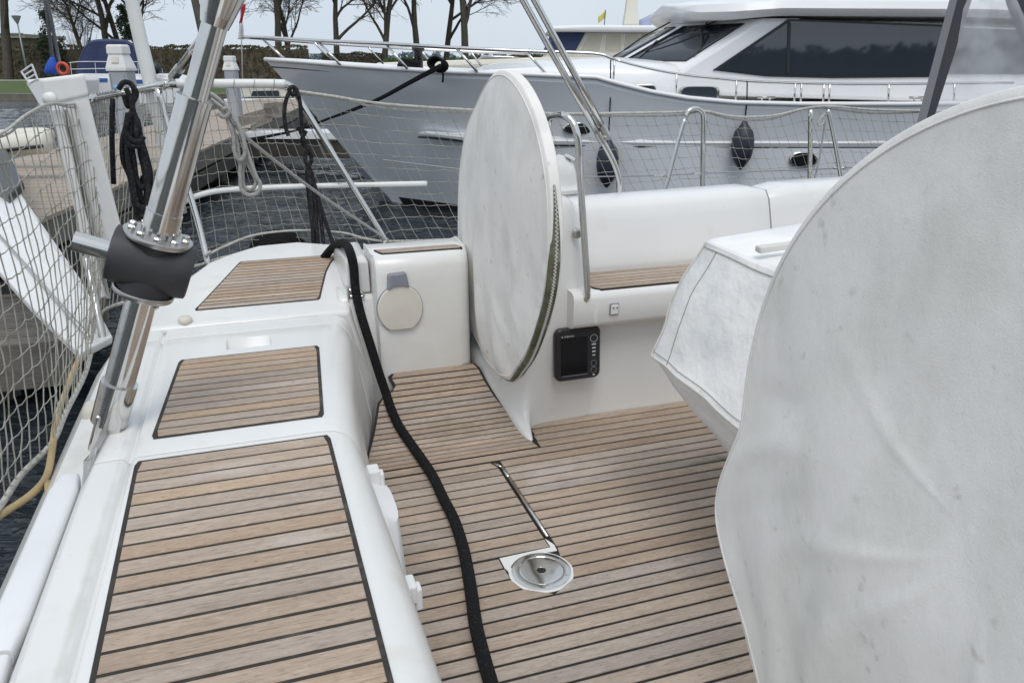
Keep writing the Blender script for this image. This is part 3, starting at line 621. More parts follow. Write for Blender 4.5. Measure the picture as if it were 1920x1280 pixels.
# ---- thick black rope over the coaming and across the floor
rp = [AY(600, 478, 3.30)+Vector((0, 0, -.03)), AY(622, 466, 3.22), AY(636, 457, 3.1), AY(648, 458, 2.92), AY(657, 474, 2.79), AY(663, 500, 2.775), AY(667, 545, 2.77), AY(677, 590, 2.74), AY(694, 645, 2.70), AY(711, 700, 2.66)]
def on_ramp(px, py, off=.02):
    d = ray(px, py); th = min([.25*k for k in range(260)], key=lambda q: abs((EYEP+d*(RP(0, q, off).y/d.y)).z-RP(0, q, off).z)); return EYEP+d*(RP(0, th, off).y/d.y)
rp += [on_ramp(px, py) for px, py in ((724, 738), (734, 768), (748, 798), (768, 828))]
rp += [AZ(px, py, .02) for px, py in ((792, 862), (812, 893), (832, 935), (852, 975), (868, 1025), (878, 1075), (885, 1120), (892, 1170), (905, 1225), (922, 1285), (950, 1380), (1000, 1500))]
br = empty('mooring_rope', AZ(830, 930, 0), 'thick black rope hanging over the coaming and snaking across the teak floor', 'rope')
at0(br, G().tube(spline(rp, 8), .0168, 14)).out('rope', M['rope_black'], br, smooth=True)
# ================================================================== water, banks
WATER = -.75
def water_mat():
    m = bpy.data.materials.new('water'); m.use_nodes = True; t = m.node_tree; b = t.nodes['Principled BSDF']
    b.inputs['Base Color'].default_value = (.012, .018, .022, 1); b.inputs['Roughness'].default_value = .04; b.inputs['IOR'].default_value = 1.33
    tcn = N(t, 'ShaderNodeTexCoord'); last = None
    for sc, st, di, stretch in ((3.2, 1.0, .05, (1, 2.8, 1)), (9, .9, .02, (1, 2.4, 1))):
        mp = N(t, 'ShaderNodeMapping'); mp.inputs['Scale'].default_value = stretch; t.links.new(tcn.outputs['Object'], mp.inputs[0])
        n = N(t, 'ShaderNodeTexNoise'); n.inputs['Scale'].default_value = sc; n.inputs['Detail'].default_value = 1.6; n.inputs['Distortion'].default_value = .8; t.links.new(mp.outputs[0], n.inputs['Vector'])
        bn = N(t, 'ShaderNodeBump'); bn.inputs['Strength'].default_value = st; bn.inputs['Distance'].default_value = di; t.links.new(n.outputs['Fac'], bn.inputs['Height'])
        if last: t.links.new(last, bn.inputs['Normal'])
        last = bn.outputs[0]
    t.links.new(last, b.inputs['Normal']); MATS['water'] = m
water_mat()
mat('grass', (.075, .115, .03), .9, var=[(.8, (.10, .13, .045), .4, .7), (6, (.05, .085, .02), .5, .7)], bump=(30, .6, .04))
mat('path', (.36, .34, .30), .9, var=[(1.2, (.30, .285, .25), .4, .7)])
mat('quay', (.20, .18, .15), .9, var=[(1.5, (.12, .11, .095), .4, .7)], bump=(8, .5, .05))
mat('old_wood', (.21, .19, .165), .85, var=[(2, (.13, .115, .10), .4, .7, (1, 6, 6)), (20, (.27, .25, .22), .5, .75, (1, 8, 8))], bump=(30, .5, .01, (1, 8, 8)))
mat('deck_wood', (.40, .335, .275), .85, var=[(1.2, (.32, .27, .225), .35, .7), (12, (.46, .40, .34), .5, .8)], bump=(40, .4, .006), extra=None)
mat('wet_wood', (.045, .04, .035), .6, var=[(3, (.09, .08, .07), .4, .7)], bump=(14, .5, .03))
mat('bark', (.085, .073, .058), .9, var=[(5, (.12, .105, .085), .45, .7), (2, (.07, .075, .045), .5, .75)], bump=(9, .7, .06))
mat('twig', (.125, .10, .075), .9, var=[(3, (.17, .135, .095), .4, .7)])
mat('hedge_leaf', (.12, .095, .05), .85, var=[(.6, (.075, .085, .03), .42, .62), (3, (.17, .125, .07), .5, .75)])
mat('evergreen', (.022, .038, .018), .7, var=[(4, (.04, .06, .028), .45, .7)])
mat('bush_leaf', (.06, .11, .025), .8, var=[(2, (.09, .14, .04), .4, .7)])
mat('brick', (.30, .25, .19), .85, var=[(3, (.24, .20, .155), .4, .7)])
mat('roof_felt', (.33, .31, .28), .8)
mat('dark_metal', (.03, .032, .035), .5)
mat('grey_metal', (.30, .31, .32), .5, .3)
mat('yacht_hull', (.70, .715, .745), .14, coat=.6, var=[(.7, (.68, .695, .725), .4, .7)])
mat('yacht_white', (.83, .83, .83), .28, coat=.3, var=[(1.4, (.79, .795, .80), .4, .7)])
mat('cream_paint', (.70, .67, .58), .4, var=[(1.4, (.66, .63, .54), .4, .7)])
mat('tinted_glass', (.030, .040, .050), .03, spec=1.0)
mat('frame_black', (.02, .021, .023), .4)
mat('navy_canvas', (.030, .042, .105), .8, var=[(1.6, (.042, .056, .135), .4, .7)], bump=(5, .5, .06))
mat('blue_paint', (.04, .12, .36), .4)
mat('blue_bag', (.02, .08, .42), .75, bump=(6, .5, .03))
mat('red_ring', (.62, .09, .05), .5)
mat('curtain', (.52, .49, .41), .8, bump=(20, .6, .04, (1, 1, .05)))
mat('fender', (.022, .025, .038), .5, var=[(9, (.035, .038, .055), .45, .7)])
mat('flag_red', (.55, .03, .035), .8); mat('flag_white', (.72, .72, .72), .8)
mat('pedestal_grey', (.40, .42, .45), .5, var=[(3, (.35, .37, .40), .4, .7)])
mat('socket_blue', (.16, .38, .62), .4)

g = G(); g.add([(-400, -400, WATER-.07), (400, -400, WATER-.07), (400, 400, WATER-.07), (-400, 400, WATER-.07)], [(0, 1, 2, 3)])
rows_ = []; d_ = 1.0
while d_ < 46: rows_.append(d_); d_ += .03+.0042*d_
def wave(u, D):          # wind ripples, crests across the line of sight
    f = min(1, (D-1)/1.5, (46-D)/8); return 1.6*f*(.030*noise.noise(Vector((u*1.0, D*2.2, 0)))+.017*noise.noise(Vector((u*2.6, D*6.2, 4)))+.006*noise.noise(Vector((u*7, D*15, 8)))*max(0, 1-D/16))
NU = 230; k0 = len(g.v)
for D in rows_:
    hw = 3+D*.85
    for i in range(NU): u = -hw+2*hw*i/(NU-1); g.v.append((u, D, WATER+wave(u, D)))
g.f += [(k0+r*NU+i, k0+r*NU+i+1, k0+(r+1)*NU+i+1, k0+(r+1)*NU+i) for r in range(len(rows_)-1) for i in range(NU-1)]
wt = tag(g.out('water', M['water'], smooth=True, fix=False), kind='structure'); wt.rotation_euler = (0, 0, -YAW)
def L(u, D, z=0.): return RT*u + HD*D + Vector((0, 0, z))       # u metres to the right, D metres ahead of the camera's standpoint
def strip(name, D0, D1, z0, z1, m, u0=-160, u1=160):
    g = G(); g.loft([[L(u, D0, z0-3), L(u, D0, z0), L(u, D1, z1), L(u, D1, z1-3)] for u in (u0, u1)]); return tag(g.out(name, m), kind='structure')
strip('quay_bank', 50, 50.6, -.42, -.40, M['quay']); strip('grass_bank', 50.6, 60, -.40, .16, M['grass']); strip('footpath', 60, 64, .155, .16, M['path']); strip('ground', 64, 900, .14, .3, M['grass'])

# ---- hedges
def leaf_cloud(g, n, fn, s0, s1, rnd):
    for _ in range(n):
        p = fn(rnd); s = rnd.uniform(s0, s1); a = Vector((rnd.gauss(0, 1), rnd.gauss(0, 1), rnd.gauss(0, 1))).normalized(); b = a.orthogonal().normalized(); c = a.cross(b)
        b = b*s; c = c*(s*.6); g.add([p-b, p+c, p+b, p-c], [(0, 1, 2, 3)])
def hedge(u0, u1, D, z0, z1, th, n, m, label, seed, cat='hedge'):
    rnd = random.Random(seed); o = empty('hedge', L((u0+u1)/2, D, z0), label, cat); g = G(); K = 40
    core = [[L(u0+(u1-u0)*i/K, D-th*.4, z0), L(u0+(u1-u0)*i/K, D-th*.4+rnd.uniform(0, .2), z1-.25+rnd.uniform(-.1, .1)), L(u0+(u1-u0)*i/K, D+th*.4, z1-.25), L(u0+(u1-u0)*i/K, D+th*.4, z0)] for i in range(K+1)]
    at0(o, g.loft(core)).out('branches', M['twig'], o)
    def fn(r):
        u = r.uniform(u0, u1); top = z1+.07*math.sin(u*1.3)+.05*math.sin(u*3.7+1)
        return L(u, D-th*.5+r.uniform(0, .12), r.uniform(z0, top)) if r.random() < .62 else L(u, D+r.uniform(-th*.5, th*.5), top-abs(r.gauss(0, .12)))
    g = G(); leaf_cloud(g, n, fn, .06, .15, rnd); at0(o, g).out('foliage', m, o, fix=False)
    return o
hedge(-62, -17.4, 70, .15, 2.75, 1.6, 9000, M['hedge_leaf'], 'long clipped brown and green hedge on the left bank behind the jetty', 3)
hedge(-16.5, -11.4, 72, .15, 2.2, 1.6, 1500, M['hedge_leaf'], 'short section of clipped brown hedge beside the black gate', 4)
hedge(-10.2, -3.0, 66, .15, 1.7, 2.4, 2500, M['bush_leaf'], 'low bright green bushes behind the bow of the grey motor yacht', 5, 'bushes')
hedge(-3.2, 9.5, 68, .15, 1.95, 1.8, 3800, M['hedge_leaf'], 'reddish brown hedge seen above the foredeck of the grey motor yacht', 6)

# ---- bare trees
def branch(g, tw, p, d, ln, r, depth, rnd):
    k = (9, 7, 5, 4, 3, 2)[depth]; pts = [p]; rs = [r]; q = p.copy(); v = d.copy(); wob = (.035, .09, .13, .16, .2, .2)[depth]
    for i in range(k):
        v = (v + Vector((rnd.gauss(0, wob), rnd.gauss(0, wob), rnd.gauss(.05 if depth in (1, 2) else .0, wob*.6)))).normalized(); q = q + v*(ln/k); pts.append(q.copy()); rs.append(max(.012, r*(1-.55*(i+1)/k)))
    (g if depth < 2 else tw).tube(pts, rs, 7 if depth == 0 else 5 if depth < 2 else 3, cap=False)
    if depth >= 5 or ln < .25: return
    nb = (12, 7, 5, 4, 3)[depth]
    for i in range(nb):
        t = rnd.uniform(.30 if depth == 0 else .2, 1.) if i else 1.; j = min(k-1, int(t*k)); f = t*k-j; s = pts[j].lerp(pts[j+1], min(1, f))
        dr0 = (pts[j+1]-pts[j]).normalized(); ax = Vector((rnd.gauss(0, 1), rnd.gauss(0, 1), rnd.gauss(0, .35))); ax = (ax-dr0*ax.dot(dr0)).normalized()
        dr = (dr0 + ax*rnd.uniform(.45, .95)).normalized()
        if depth > 2: dr = (dr+Vector((0, 0, -.10))).normalized()
        branch(g, tw, s, dr, ln*rnd.uniform(.42, .66), rs[j]*rnd.uniform(.42, .64), depth+1, rnd)
def tree_mesh(seed, h=8.5, r=.23, lean=0.):
    rnd = random.Random(seed); g = G(); tw = G()
    branch(g, tw, Vector((0, 0, -.2)), Vector((lean, 0, 1)).normalized(), h, r, 0, rnd)
    out = []
    for nm, q in (('trunk', g), ('crown', tw)):
        me = bpy.data.meshes.new(nm); me.from_pydata([tuple(v) for v in q.v], [], q.f); me.materials.append(M['bark' if nm == 'trunk' else 'twig']); me.polygons.foreach_set('use_smooth', [True]*len(me.polygons)); me.update(); out.append(me)
    return out
TM = [tree_mesh(11, 8.5, .27), tree_mesh(23, 9.0, .30, .05), tree_mesh(37, 8.0, .25, -.06)]
def tree(px, D, k, rz, s, label):
    p = AD(px, 131, D); o = empty('bare_tree', (p.x, p.y, .15), label, 'tree', 'bare trees on the far bank'); o.rotation_euler = (0, 0, rz); o.scale = (s*1.05, s*1.05, s*1.05)
    for me in TM[k]: link(me.name, me, None, o)
    return o
for a in ((12, 66, 1, .3, 1.25, 'bare tree cut by the left edge of the picture beside the lamp post'),
          (163, 74, 2, 1.0, .75, 'thin bare tree rising behind the left side of the blue canopy'),
          (205, 72, 0, 2.2, 1.15, 'dark bare tree trunk standing straight behind the blue canopy'),
          (238, 78, 1, 4.1, 1.0, 'bare tree just left of the white flagstaff'),
          (272, 70, 2, 5.3, 1.2, 'bare tree just right of the white flagstaff'),
          (397, 66, 1, 2.9, 1.3, 'thick bare trunk close beside the steel backstay pole'),
          (524, 74, 0, 3.7, 1.25, 'bare tree above the tip of the yacht bow rail'),
          (546, 80, 2, .9, 1.1, 'slim bare tree just right of the bow rail tip'),
          (632, 76, 1, 1.7, 1.05, 'bare tree with two close stems over the yacht foredeck'),
          (719, 72, 2, 3.1, 1.2, 'bare tree in the middle of the row over the yacht foredeck'),
          (786, 74, 0, 5.6, 1.2, 'bare tree with spreading low limbs left of the far wheel cover'),
          (833, 82, 1, .2, 1.1, 'slim bare tree between the two broadest trees near the wheel cover'),
          (872, 72, 0, 1.3, 1.3, 'broad bare tree just above the top of the far wheel cover')): tree(*a)
# evergreens and a multi-stemmed shrub
def evergreen(px, D, h, wd, seed, label):
    p = AD(px, 131, D); o = empty('evergreen_tree', (p.x, p.y, .15), label, 'tree'); rnd = random.Random(seed)
    G().tube([(0, 0, 0), (0, 0, h*.9)], [.12, .03], 6).out('trunk', M['bark'], o)
    cl = [(rnd.uniform(.15, 1), rnd.uniform(0, 6.3), rnd.uniform(.3, 1)) for _ in range(46)]
    def fn(r):
        t, a, q = r.choice(cl); rad = wd*(1-t)**.6*q; c = Vector((rad*math.cos(a), rad*math.sin(a), h*t)); return c+Vector((r.gauss(0, .16), r.gauss(0, .16), r.gauss(0, .14)))
    g = G(); leaf_cloud(g, 3200, fn, .05, .12, rnd); g.out('crown', M['evergreen'], o, fix=False)
evergreen(103, 66, 5.0, 1.5, 8, 'dark evergreen tree behind the grey masts by the low building')
evergreen(246, 69, 5.6, 1.1, 9, 'dark evergreen tree partly hidden by the white flagstaff')
p = AD(152, 131, 67); sh = empty('twiggy_shrub', (p.x, p.y, .15), 'leafless shrub of many upright stems left of the blue canopy', 'shrub'); rnd = random.Random(5); g = G()
for i in range(70):
    a = rnd.uniform(0, 6.3); k = rnd.uniform(.1, .55); d = Vector((math.cos(a)*k, math.sin(a)*k, 1)); h = rnd.uniform(2.5, 4.6); g.tube([(0, 0, 0), d*h*.5, d*h*.85+Vector((0, 0, h*.12))], [.03, .018, .006], 3)
g.out('stems', M['twig'], sh)
# far treeline
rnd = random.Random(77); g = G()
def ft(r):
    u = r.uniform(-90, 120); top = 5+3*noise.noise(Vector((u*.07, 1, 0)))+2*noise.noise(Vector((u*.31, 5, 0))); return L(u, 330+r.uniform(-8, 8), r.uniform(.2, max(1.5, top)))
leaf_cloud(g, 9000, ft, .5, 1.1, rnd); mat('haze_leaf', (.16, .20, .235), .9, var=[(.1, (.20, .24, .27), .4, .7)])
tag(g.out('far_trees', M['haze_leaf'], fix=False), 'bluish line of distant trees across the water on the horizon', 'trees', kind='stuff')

# the opposite bank behind our backs, which windows and steel mirror
rnd = random.Random(78); g = G()
def ft2(r):
    u = r.uniform(-90, 90); top = 2.7+1.2*noise.noise(Vector((u*.09, 3, 0)))+.8*noise.noise(Vector((u*.35, 9, 0))); return L(u, -62+r.uniform(-3, 3), r.uniform(-.4, max(1.5, top)))
leaf_cloud(g, 14000, ft2, .22, .5, rnd); g.loft([[L(u, -60, -.4), L(u, -60, 2.4+.5*math.sin(u)), L(u, -64, 2.4), L(u, -64, -.4)] for u in range(-90, 91, 3)]); tag(g.out('near_shore_trees', M['evergreen'], fix=False), 'row of trees on the shore behind the viewer mirrored in the yacht windows', 'trees', kind='stuff')
g = G(); g.loft([[L(u, -56, WATER-2), L(u, -56, -.4), L(u, -300, .1), L(u, -300, WATER-2)] for u in (-160, 160)]); tag(g.out('rear_bank', M['grass']), kind='structure')

# ---- low building, lamp post, fence
p = AD(40, 131, 84); bd = empty('low_building', (p.x, p.y, .15), 'low brown brick building with flat pale roof at the left edge', 'building')
def lbox(par, u, D, z, du, dD, dz, m, name, bev=0.):
    c = L(u, D, z)-par.location; rot = Matrix.Rotation(-YAW, 3, 'Z'); return G().box(c, (du, dD, dz), rot).out(name, M[m], par, bevel=bev)
lbox(bd, -54.5, 85, 1.95, 12, 6, 3.6, 'brick', 'wall'); lbox(bd, -54.2, 84.6, 3.9, 13.5, 7.4, .35, 'roof_felt', 'roof'); lbox(bd, -54.2, 80.86, 4.1, 13.3, .1, .12, 'grey_metal', 'gutter')
for k, u in enumerate((-52.9, -56)): lbox(bd, u, 81.96, 2.75, 1.7, .1, .8, 'tinted_glass', 'window')
lp0 = AD(50, 131, 60); lpo = empty('lamp_post', (lp0.x, lp0.y, .16), 'slim grey lamp post with flared cone head on the left bank', 'lamp post')
hh = AD(31, 30, 60).z-.16
G().tube([(0, 0, 0), (0, 0, hh-.5)], [.07, .05], 8).out('post', M['grey_metal'], lpo, smooth=True)
G().lathe([(.05, hh-.55), (.08, hh-.5), (.30, hh-.06), (.32, hh), (.05, hh+.03)], 16).out('lamp_head', M['grey_metal'], lpo, smooth=True, angle=40)
fn_o = empty('metal_fence', L(-16.5, 69, .15), 'black metal fence and gate between the hedge and the bushes', 'fence')
for u in (-19.7, -18.6, -17.4, -15.4, -13.4, -11.4): at0(fn_o, G().box(L(u, 69, 1.2), (.12, .12, 2.1))).out('post', M['dark_metal'], fn_o)
for z in (.35, 2.1): at0(fn_o, G().tube([L(-19.7, 69, z), L(-11.4, 69, z)], .035, 5)).out('rail', M['dark_metal'], fn_o)
for k in range(24): at0(fn_o, G().tube([L(-19.6+k*.34, 69, .35), L(-19.6+k*.34, 69, 2.1)], .014, 4)).out('bar', M['dark_metal'], fn_o)

# ---- wooden jetty beside us and its fingers
JD = Vector((.184, .983, 0)); JN = Vector((-.983, .184, 0)); J0 = Vector((-1.84, 7.67, 0))
jet = empty('jetty', J0, 'long wooden jetty with pale deck boards running away on the left', 'jetty')
g = G(); W = 2.4; s = -6.5
while s < 26:
    c = J0+JD*(s+.07)+JN*(W/2); rot = Matrix((JN, JD, Vector((0, 0, 1)))).transposed(); g.box(c+Vector((0, 0, -.02+random.uniform(-.003, .003))), (W, .135, .04), rot); s += .145
dk = at0(jet, g).out('decking', M['deck_wood'], jet); dk['kind'] = 'stuff'
def along(a, b, off, z, wd, h): 
    c = J0+JD*((a+b)/2)+JN*off+Vector((0, 0, z)); return G().box(c, (wd, b-a, h), Matrix((JN, JD, Vector((0, 0, 1)))).transposed())
for off in (.06, W-.06): at0(jet, along(-6.5, 26, off, -.17, .1, .25)).out('edge_beam', M['old_wood'], jet)
at0(jet, along(-6.5, 26, .05, -.45, .14, .22)).out('fender_beam', M['wet_wood'], jet)
for k in range(10):
    for off in (.18, W-.2): c = J0+JD*(-6+k*3.5)+JN*off; at0(jet, G().tube([(c.x, c.y, -2.5), (c.x, c.y, -.06)], .13, 9)).out('pile', M['wet_wood'], jet, smooth=True)
# angled beam and white pontoon by the yacht's bow
fg = empty('finger_pontoon', L(-3.6, 17.8, -.4), 'white-edged finger pontoon under the bow of the grey motor yacht', 'pontoon')
a, b = AD(445, 249, 16.5), AD(790, 250, 15.5)
at0(fg, G().loft([[q+Vector((0, 0, -.12)), q+Vector((0, 0, .0)), q+HD*1.0+Vector((0, 0, .0)), q+HD*1.0+Vector((0, 0, -.12))] for q in (a, b)])).out('deck', M['yacht_white'], fg)
at0(fg, G().loft([[q+Vector((0, 0, -.5))+HD*.05, q+Vector((0, 0, -.125))+HD*.05, q+HD*.95+Vector((0, 0, -.125)), q+HD*.95+Vector((0, 0, -.5))] for q in (a, b)])).out('float', M['wet_wood'], fg)
bm_ = empty('timber_brace', AD(480, 230, 17), 'weathered grey timber brace propped against the jetty end', 'timber')
for (x0, y0, x1, y1, wd) in ((448, 228, 522, 207, .22), (495, 208, 530, 206, .3), (470, 240, 510, 222, .1)):
    at0(bm_, G().loft([[q+HD*d+Vector((0, 0, z)) for d, z in ((0, -wd/2), (0, wd/2), (.3, wd/2), (.3, -wd/2))] for q in (AD(x0, y0, 17), AD(x1, y1, 17))])).out('beam', M['old_wood'], bm_)
lj = empty('slatted_walkway', (-2.2, 5.9, -.35), 'low weathered grey slatted walkway beside the stern at bottom left', 'walkway')
for k in range(21): at0(lj, G().box((-3.3, 5.36+k*.056, -.365), (4.2, .042, .03))).out('slat', M['old_wood'], lj)
for y, h in ((5.31, .3), (6.52, .25)): at0(lj, G().box((-3.3, y, -.36-h/2+.02), (4.25, .09, h))).out('beam', M['old_wood'], lj)
for x in (-1.4, -2.6, -3.8): at0(lj, G().box((x, 5.92, -.47), (.12, 1.2, .16))).out('joist', M['wet_wood'], lj)
for y in (5.5, 6.3): at0(lj, G().tube([(-1.7, y, -2.5), (-1.7, y, -.5)], .11, 8)).out('pile', M['wet_wood'], lj, smooth=True)

# ---- cream inflatable dinghy lying against the jetty
dg = empty('inflatable_dinghy', AD(20, 300, 9.5), 'cream inflatable dinghy tube lying on the jetty behind the stern net', 'dinghy')
for pts, rr in (([(-160, 300), (-60, 284), (20, 274), (75, 268), (96, 268)], .13), ([(-160, 282), (-60, 268), (20, 260), (80, 257), (100, 262)], .12)):
    q = spline([AD(x, y, 9.4 if rr > .125 else 10.4) for x, y in pts], 5); at0(dg, G().tube(q, [rr]*(len(q)-3)+[rr*.9, rr*.6, rr*.2], 14)).out('tube', M['cream_paint'], dg, smooth=True)
at0(dg, G().tube(spline([AD(-160, 306, 9.27), AD(-60, 291, 9.27), AD(20, 281, 9.27), AD(80, 274, 9.27)], 5), .02, 7)).out('rubbing_strip', M['frame_black'], dg, smooth=True)

# ---- service pedestals on the jetty
def pedestal(px, py, off, label, full, s=1.):
    D = min([5+.05*k for k in range(600)], key=lambda D: abs((AD(px, py, D)-J0).dot(JN)-off)); p = AD(px, py, D)
    o = empty('service_pedestal', (p.x, p.y, 0), label, 'pedestal', 'service pedestals on the jetty'); o.rotation_euler = (0, 0, -YAW-.12); o.scale = (s, s, (p.z)/1.575)
    G().prism([(-.13, -.11), (.13, -.11), (.13, .11), (-.13, .11)], .0, 1.24).out('body', M['pedestal_grey'], o, bevel=.02)
    for x in (-.10, .10): G().box((x, -.113, .65), (.008, .006, 1.1)).out('groove', M['grey_metal'], o)
    G().loft([[(x*a, y*b, z) for x, y in ((-1, -1), (1, -1), (1, 1), (-1, 1))] for a, b, z in ((.145, .125, 1.24), (.145, .125, 1.28), (.10, .09, 1.44), (.10, .09, 1.45), (.112, .10, 1.46), (.108, .095, 1.55), (.095, .085, 1.575))]).out('hood', M['white_plastic'], o, bevel=.006)
    G().box((0, -.098, 1.38), (.10, .03, .085), Matrix.Rotation(-.3, 3, 'X')).out('lamp_window', M['cream_plastic'], o, bevel=.004)
    if full:
        for z in (1.03, .62, .50, .38): G().lathe([(.038, 0), (.036, .03), (.028, .045), (.0, .048)], 12, axis=(0, -1, 0), origin=(-.03 if z > 1 else .05, -.11, z)).out('socket', M['socket_blue'], o, smooth=True)
pedestal(220, 84, .45, 'near grey service pedestal with white hood and blue sockets on the jetty', True)
pedestal(430, 105, .6, 'distant grey service pedestal with white hood beside the black fence', False)
# ================================================================== the grey motor yacht alongside
DC = 12.3
my = empty('motor_yacht', L(2.5, DC, WATER), 'large pale grey motor yacht with dark tinted windows moored across the water', 'motorboat')
def hb(u):
    t = max(0., (u+3.67)/5.2); return 2.0*(1-(1-min(1., t))**2.1)
def sheer_pt(x, y):
    h = 1.
    for _ in range(8): q = AD(x, y, DC-h); h = .5*h+.5*hb(q.dot(RT))
    return q.dot(RT), hb(q.dot(RT)), q.z
SP = [(503, 113), (530, 115), (570, 118), (640, 124), (740, 131), (850, 137), (1000, 142), (1118, 147), (1160, 159), (1220, 174), (1290, 186), (1380, 194), (1500, 197), (1700, 197), (2050, 193), (2500, 185)]
SH = [sheer_pt(*p) for p in SP]; SH[0] = (-3.68, .012, SH[0][2])
us0 = SH[0][0]; QL = [0, .035, .15, .315, .33, .45, .55, .68, .80, 1.0, 1.2]
def hull_pt(i, q, side=-1):
    u, h, z = SH[i]; zt = z; zz = zt+(WATER-zt)*q
    t = min(1., (u-us0)/6.); sh = (1-t)**1.3*1.78*min(q, 1.05)*(zt-WATER)/2.1
    a1, a2 = .70*(1-t)**1.6+.13, .42*(1-t)**1.6+.05; fl = q*a1 if q < .32 else .32*a1+(q-.32)*a2
    if q < .04: fl = 0 if q == 0 else -.004
    return L(u+sh, DC+side*max(.012, h*(1-fl)), zz)
def hull_D(px, py, q):      # where a sight line meets the hull side
    best = None
    for D in [9.8+.02*k for k in range(140)]:
        c = AD(px, py, D); u = c.dot(RT); i = 0
        while i < len(SH)-2 and SH[i+1][0] < u: i += 1
        f = (u-SH[i][0])/(SH[i+1][0]-SH[i][0]); a = hull_pt(i, q).lerp(hull_pt(i+1, q), max(0, min(1, f))); e = abs(a.dot(HD)-D)
        if best is None or e < best[0]: best = (e, D)
    return best[1]
g = G(); secs = []
for i in range(len(SH)): secs.append([hull_pt(i, q) for q in QL] + [hull_pt(i, q, 1) for q in reversed(QL)])
at0(my, g.loft(secs)).out('hull', M['yacht_hull'], my, smooth=True, angle=22)
g = G(); g.loft([[hull_pt(i, 0)+Vector((0, 0, .006)), hull_pt(i, 0, 1)+Vector((0, 0, .006))] for i in range(len(SH))], closed=False, cap=False); at0(my, g).out('deck', M['yacht_white'], my)
for sd in (-1, 1):
    g = G().tube([hull_pt(i, 0, sd)+HD*(.02*sd)+Vector((0, 0, .012)) for i in range(len(SH))], .03, 8); at0(my, g).out('gunwale', M['yacht_white'], my, smooth=True)
at0(my, G().tube([hull_pt(i, .045)+HD*-.004 for i in range(len(SH))], .010, 6)).out('gunwale_line', M['frame_black'], my)
at0(my, G().loft([[hull_pt(i, .955)-HD*.006, hull_pt(i, 1.08)-HD*.006] for i in range(1, len(SH))], closed=False, cap=False)).out('boot_top', M['frame_black'], my)
# rubbing strake
rub = [(784, 250), (800, 250), (870, 257), (1035, 264), (1200, 267), (1380, 268), (1660, 268), (1950, 266), (2300, 262)]
rub3 = [AD(x, y, hull_D(x, y, .62)) for x, y in rub]
for i, p in enumerate(rub3): p -= HD*(.0 if i == 0 else .035)
at0(my, G().loft([[p+HD*.08+Vector((0, 0, .055*k)), p+Vector((0, 0, .05*k)), p-HD*.02*k+Vector((0, 0, 0)), p+Vector((0, 0, -.045*k)), p+HD*.08+Vector((0, 0, -.05*k))] for k, p in zip((.15, .5, .9, 1, 1, 1, 1, 1, 1), rub3)])).out('rubbing_strake', M['yacht_white'], my, smooth=True, angle=30)
at0(my, G().tube([p+Vector((0, 0, -.055))+HD*.01 for p in rub3], .014, 5)).out('strake_dark_line', M['frame_black'], my)  # thin black line along the lower edge of the strake
# oval hawse openings in the topsides
for x, y, wd, h in ((1085, 241, .21, .075), (1506, 299, .19, .10)):
    D = hull_D(x, y, .55)-.015; c = AD(x, y, D); u = RT; ov = lambda s, d: [c+RT*(wd*s*math.copysign(abs(math.cos(a))**.7, math.cos(a)))+Vector((0, 0, h*s*math.sin(a)))-HD*d for a in [2*math.pi*j/24 for j in range(24)]]
    at0(my, G().loft([ov(1., -.1), ov(1., .02), ov(.9, .025)])).out('hawse_rim', M['stainless'], my, smooth=True); at0(my, G().loft([ov(.88, .0), ov(.88, .028)])).out('hawse_opening', M['screen'], my)
# foredeck trunk
def sec(x, ylow, ytop, w0, w1, D=DC):
    z0 = AD(x, ylow, DC-w0).z; c = AD(x, ylow, DC-w0).dot(RT); z1 = AD(x, ytop, DC-w1*.6).z
    return [L(c, DC-w0, z0-.3), L(c, DC-w0, z0), L(c, DC-w0+.05, (z0*.4+z1*.6)), L(c, DC-w1, z1-.06), L(c, DC-w1*.6, z1), L(c, DC, z1+.05), L(c, DC+w1*.6, z1), L(c, DC+w1, z1-.06), L(c, DC+w0-.05, (z0*.4+z1*.6)), L(c, DC+w0, z0), L(c, DC+w0, z0-.3)]
T = [sec(885, 136, 131, .95, .75), sec(915, 136, 124, 1.15, 1.0), sec(980, 137, 119, 1.35, 1.2), sec(1080, 140, 115, 1.5, 1.35), sec(1150, 152, 111, 1.55, 1.4), sec(1250, 172, 110, 1.55, 1.42), sec(1330, 186, 112, 1.55, 1.42)]
at0(my, G().loft(T)).out('cabin_trunk', M['yacht_white'], my, smooth=True, sub=1)
# deckhouse: body, windscreen, side windows, roof
HS = DC-1.5; 
def S(x, y, off=0.): return AD(x, y, HS-off)
body_near = [(1150, 160), (1200, 175), (1296, 124), (1425, 38), (1960, 58), (2500, 75), (2500, 210), (1400, 200)]
def cross(p, k=1.): 
    u = p.dot(RT); return L(u, DC+1.5*k, p.z)
def facing(par, pts, th, m, name, off=0., bev=.0):
    """flat pane on the house side, th thick"""
    q = [S(*p, off) for p in pts]; return at0(par, G().loft([[p for p in q], [p-HD*th for p in q]])).out(name, M[m], par, bevel=bev)
fr = [(1200, 168), (1240, 140), (1300, 117), (1345, 131), (1480, 40), (1422, 36)]
near = [S(1215, 176), S(1296, 119), S(1428, 36), S(2500, 70), S(2500, 215)]
at0(my, G().loft([[p for p in near], [cross(p) for p in near]])).out('deckhouse', M['yacht_white'], my, bevel=.05)
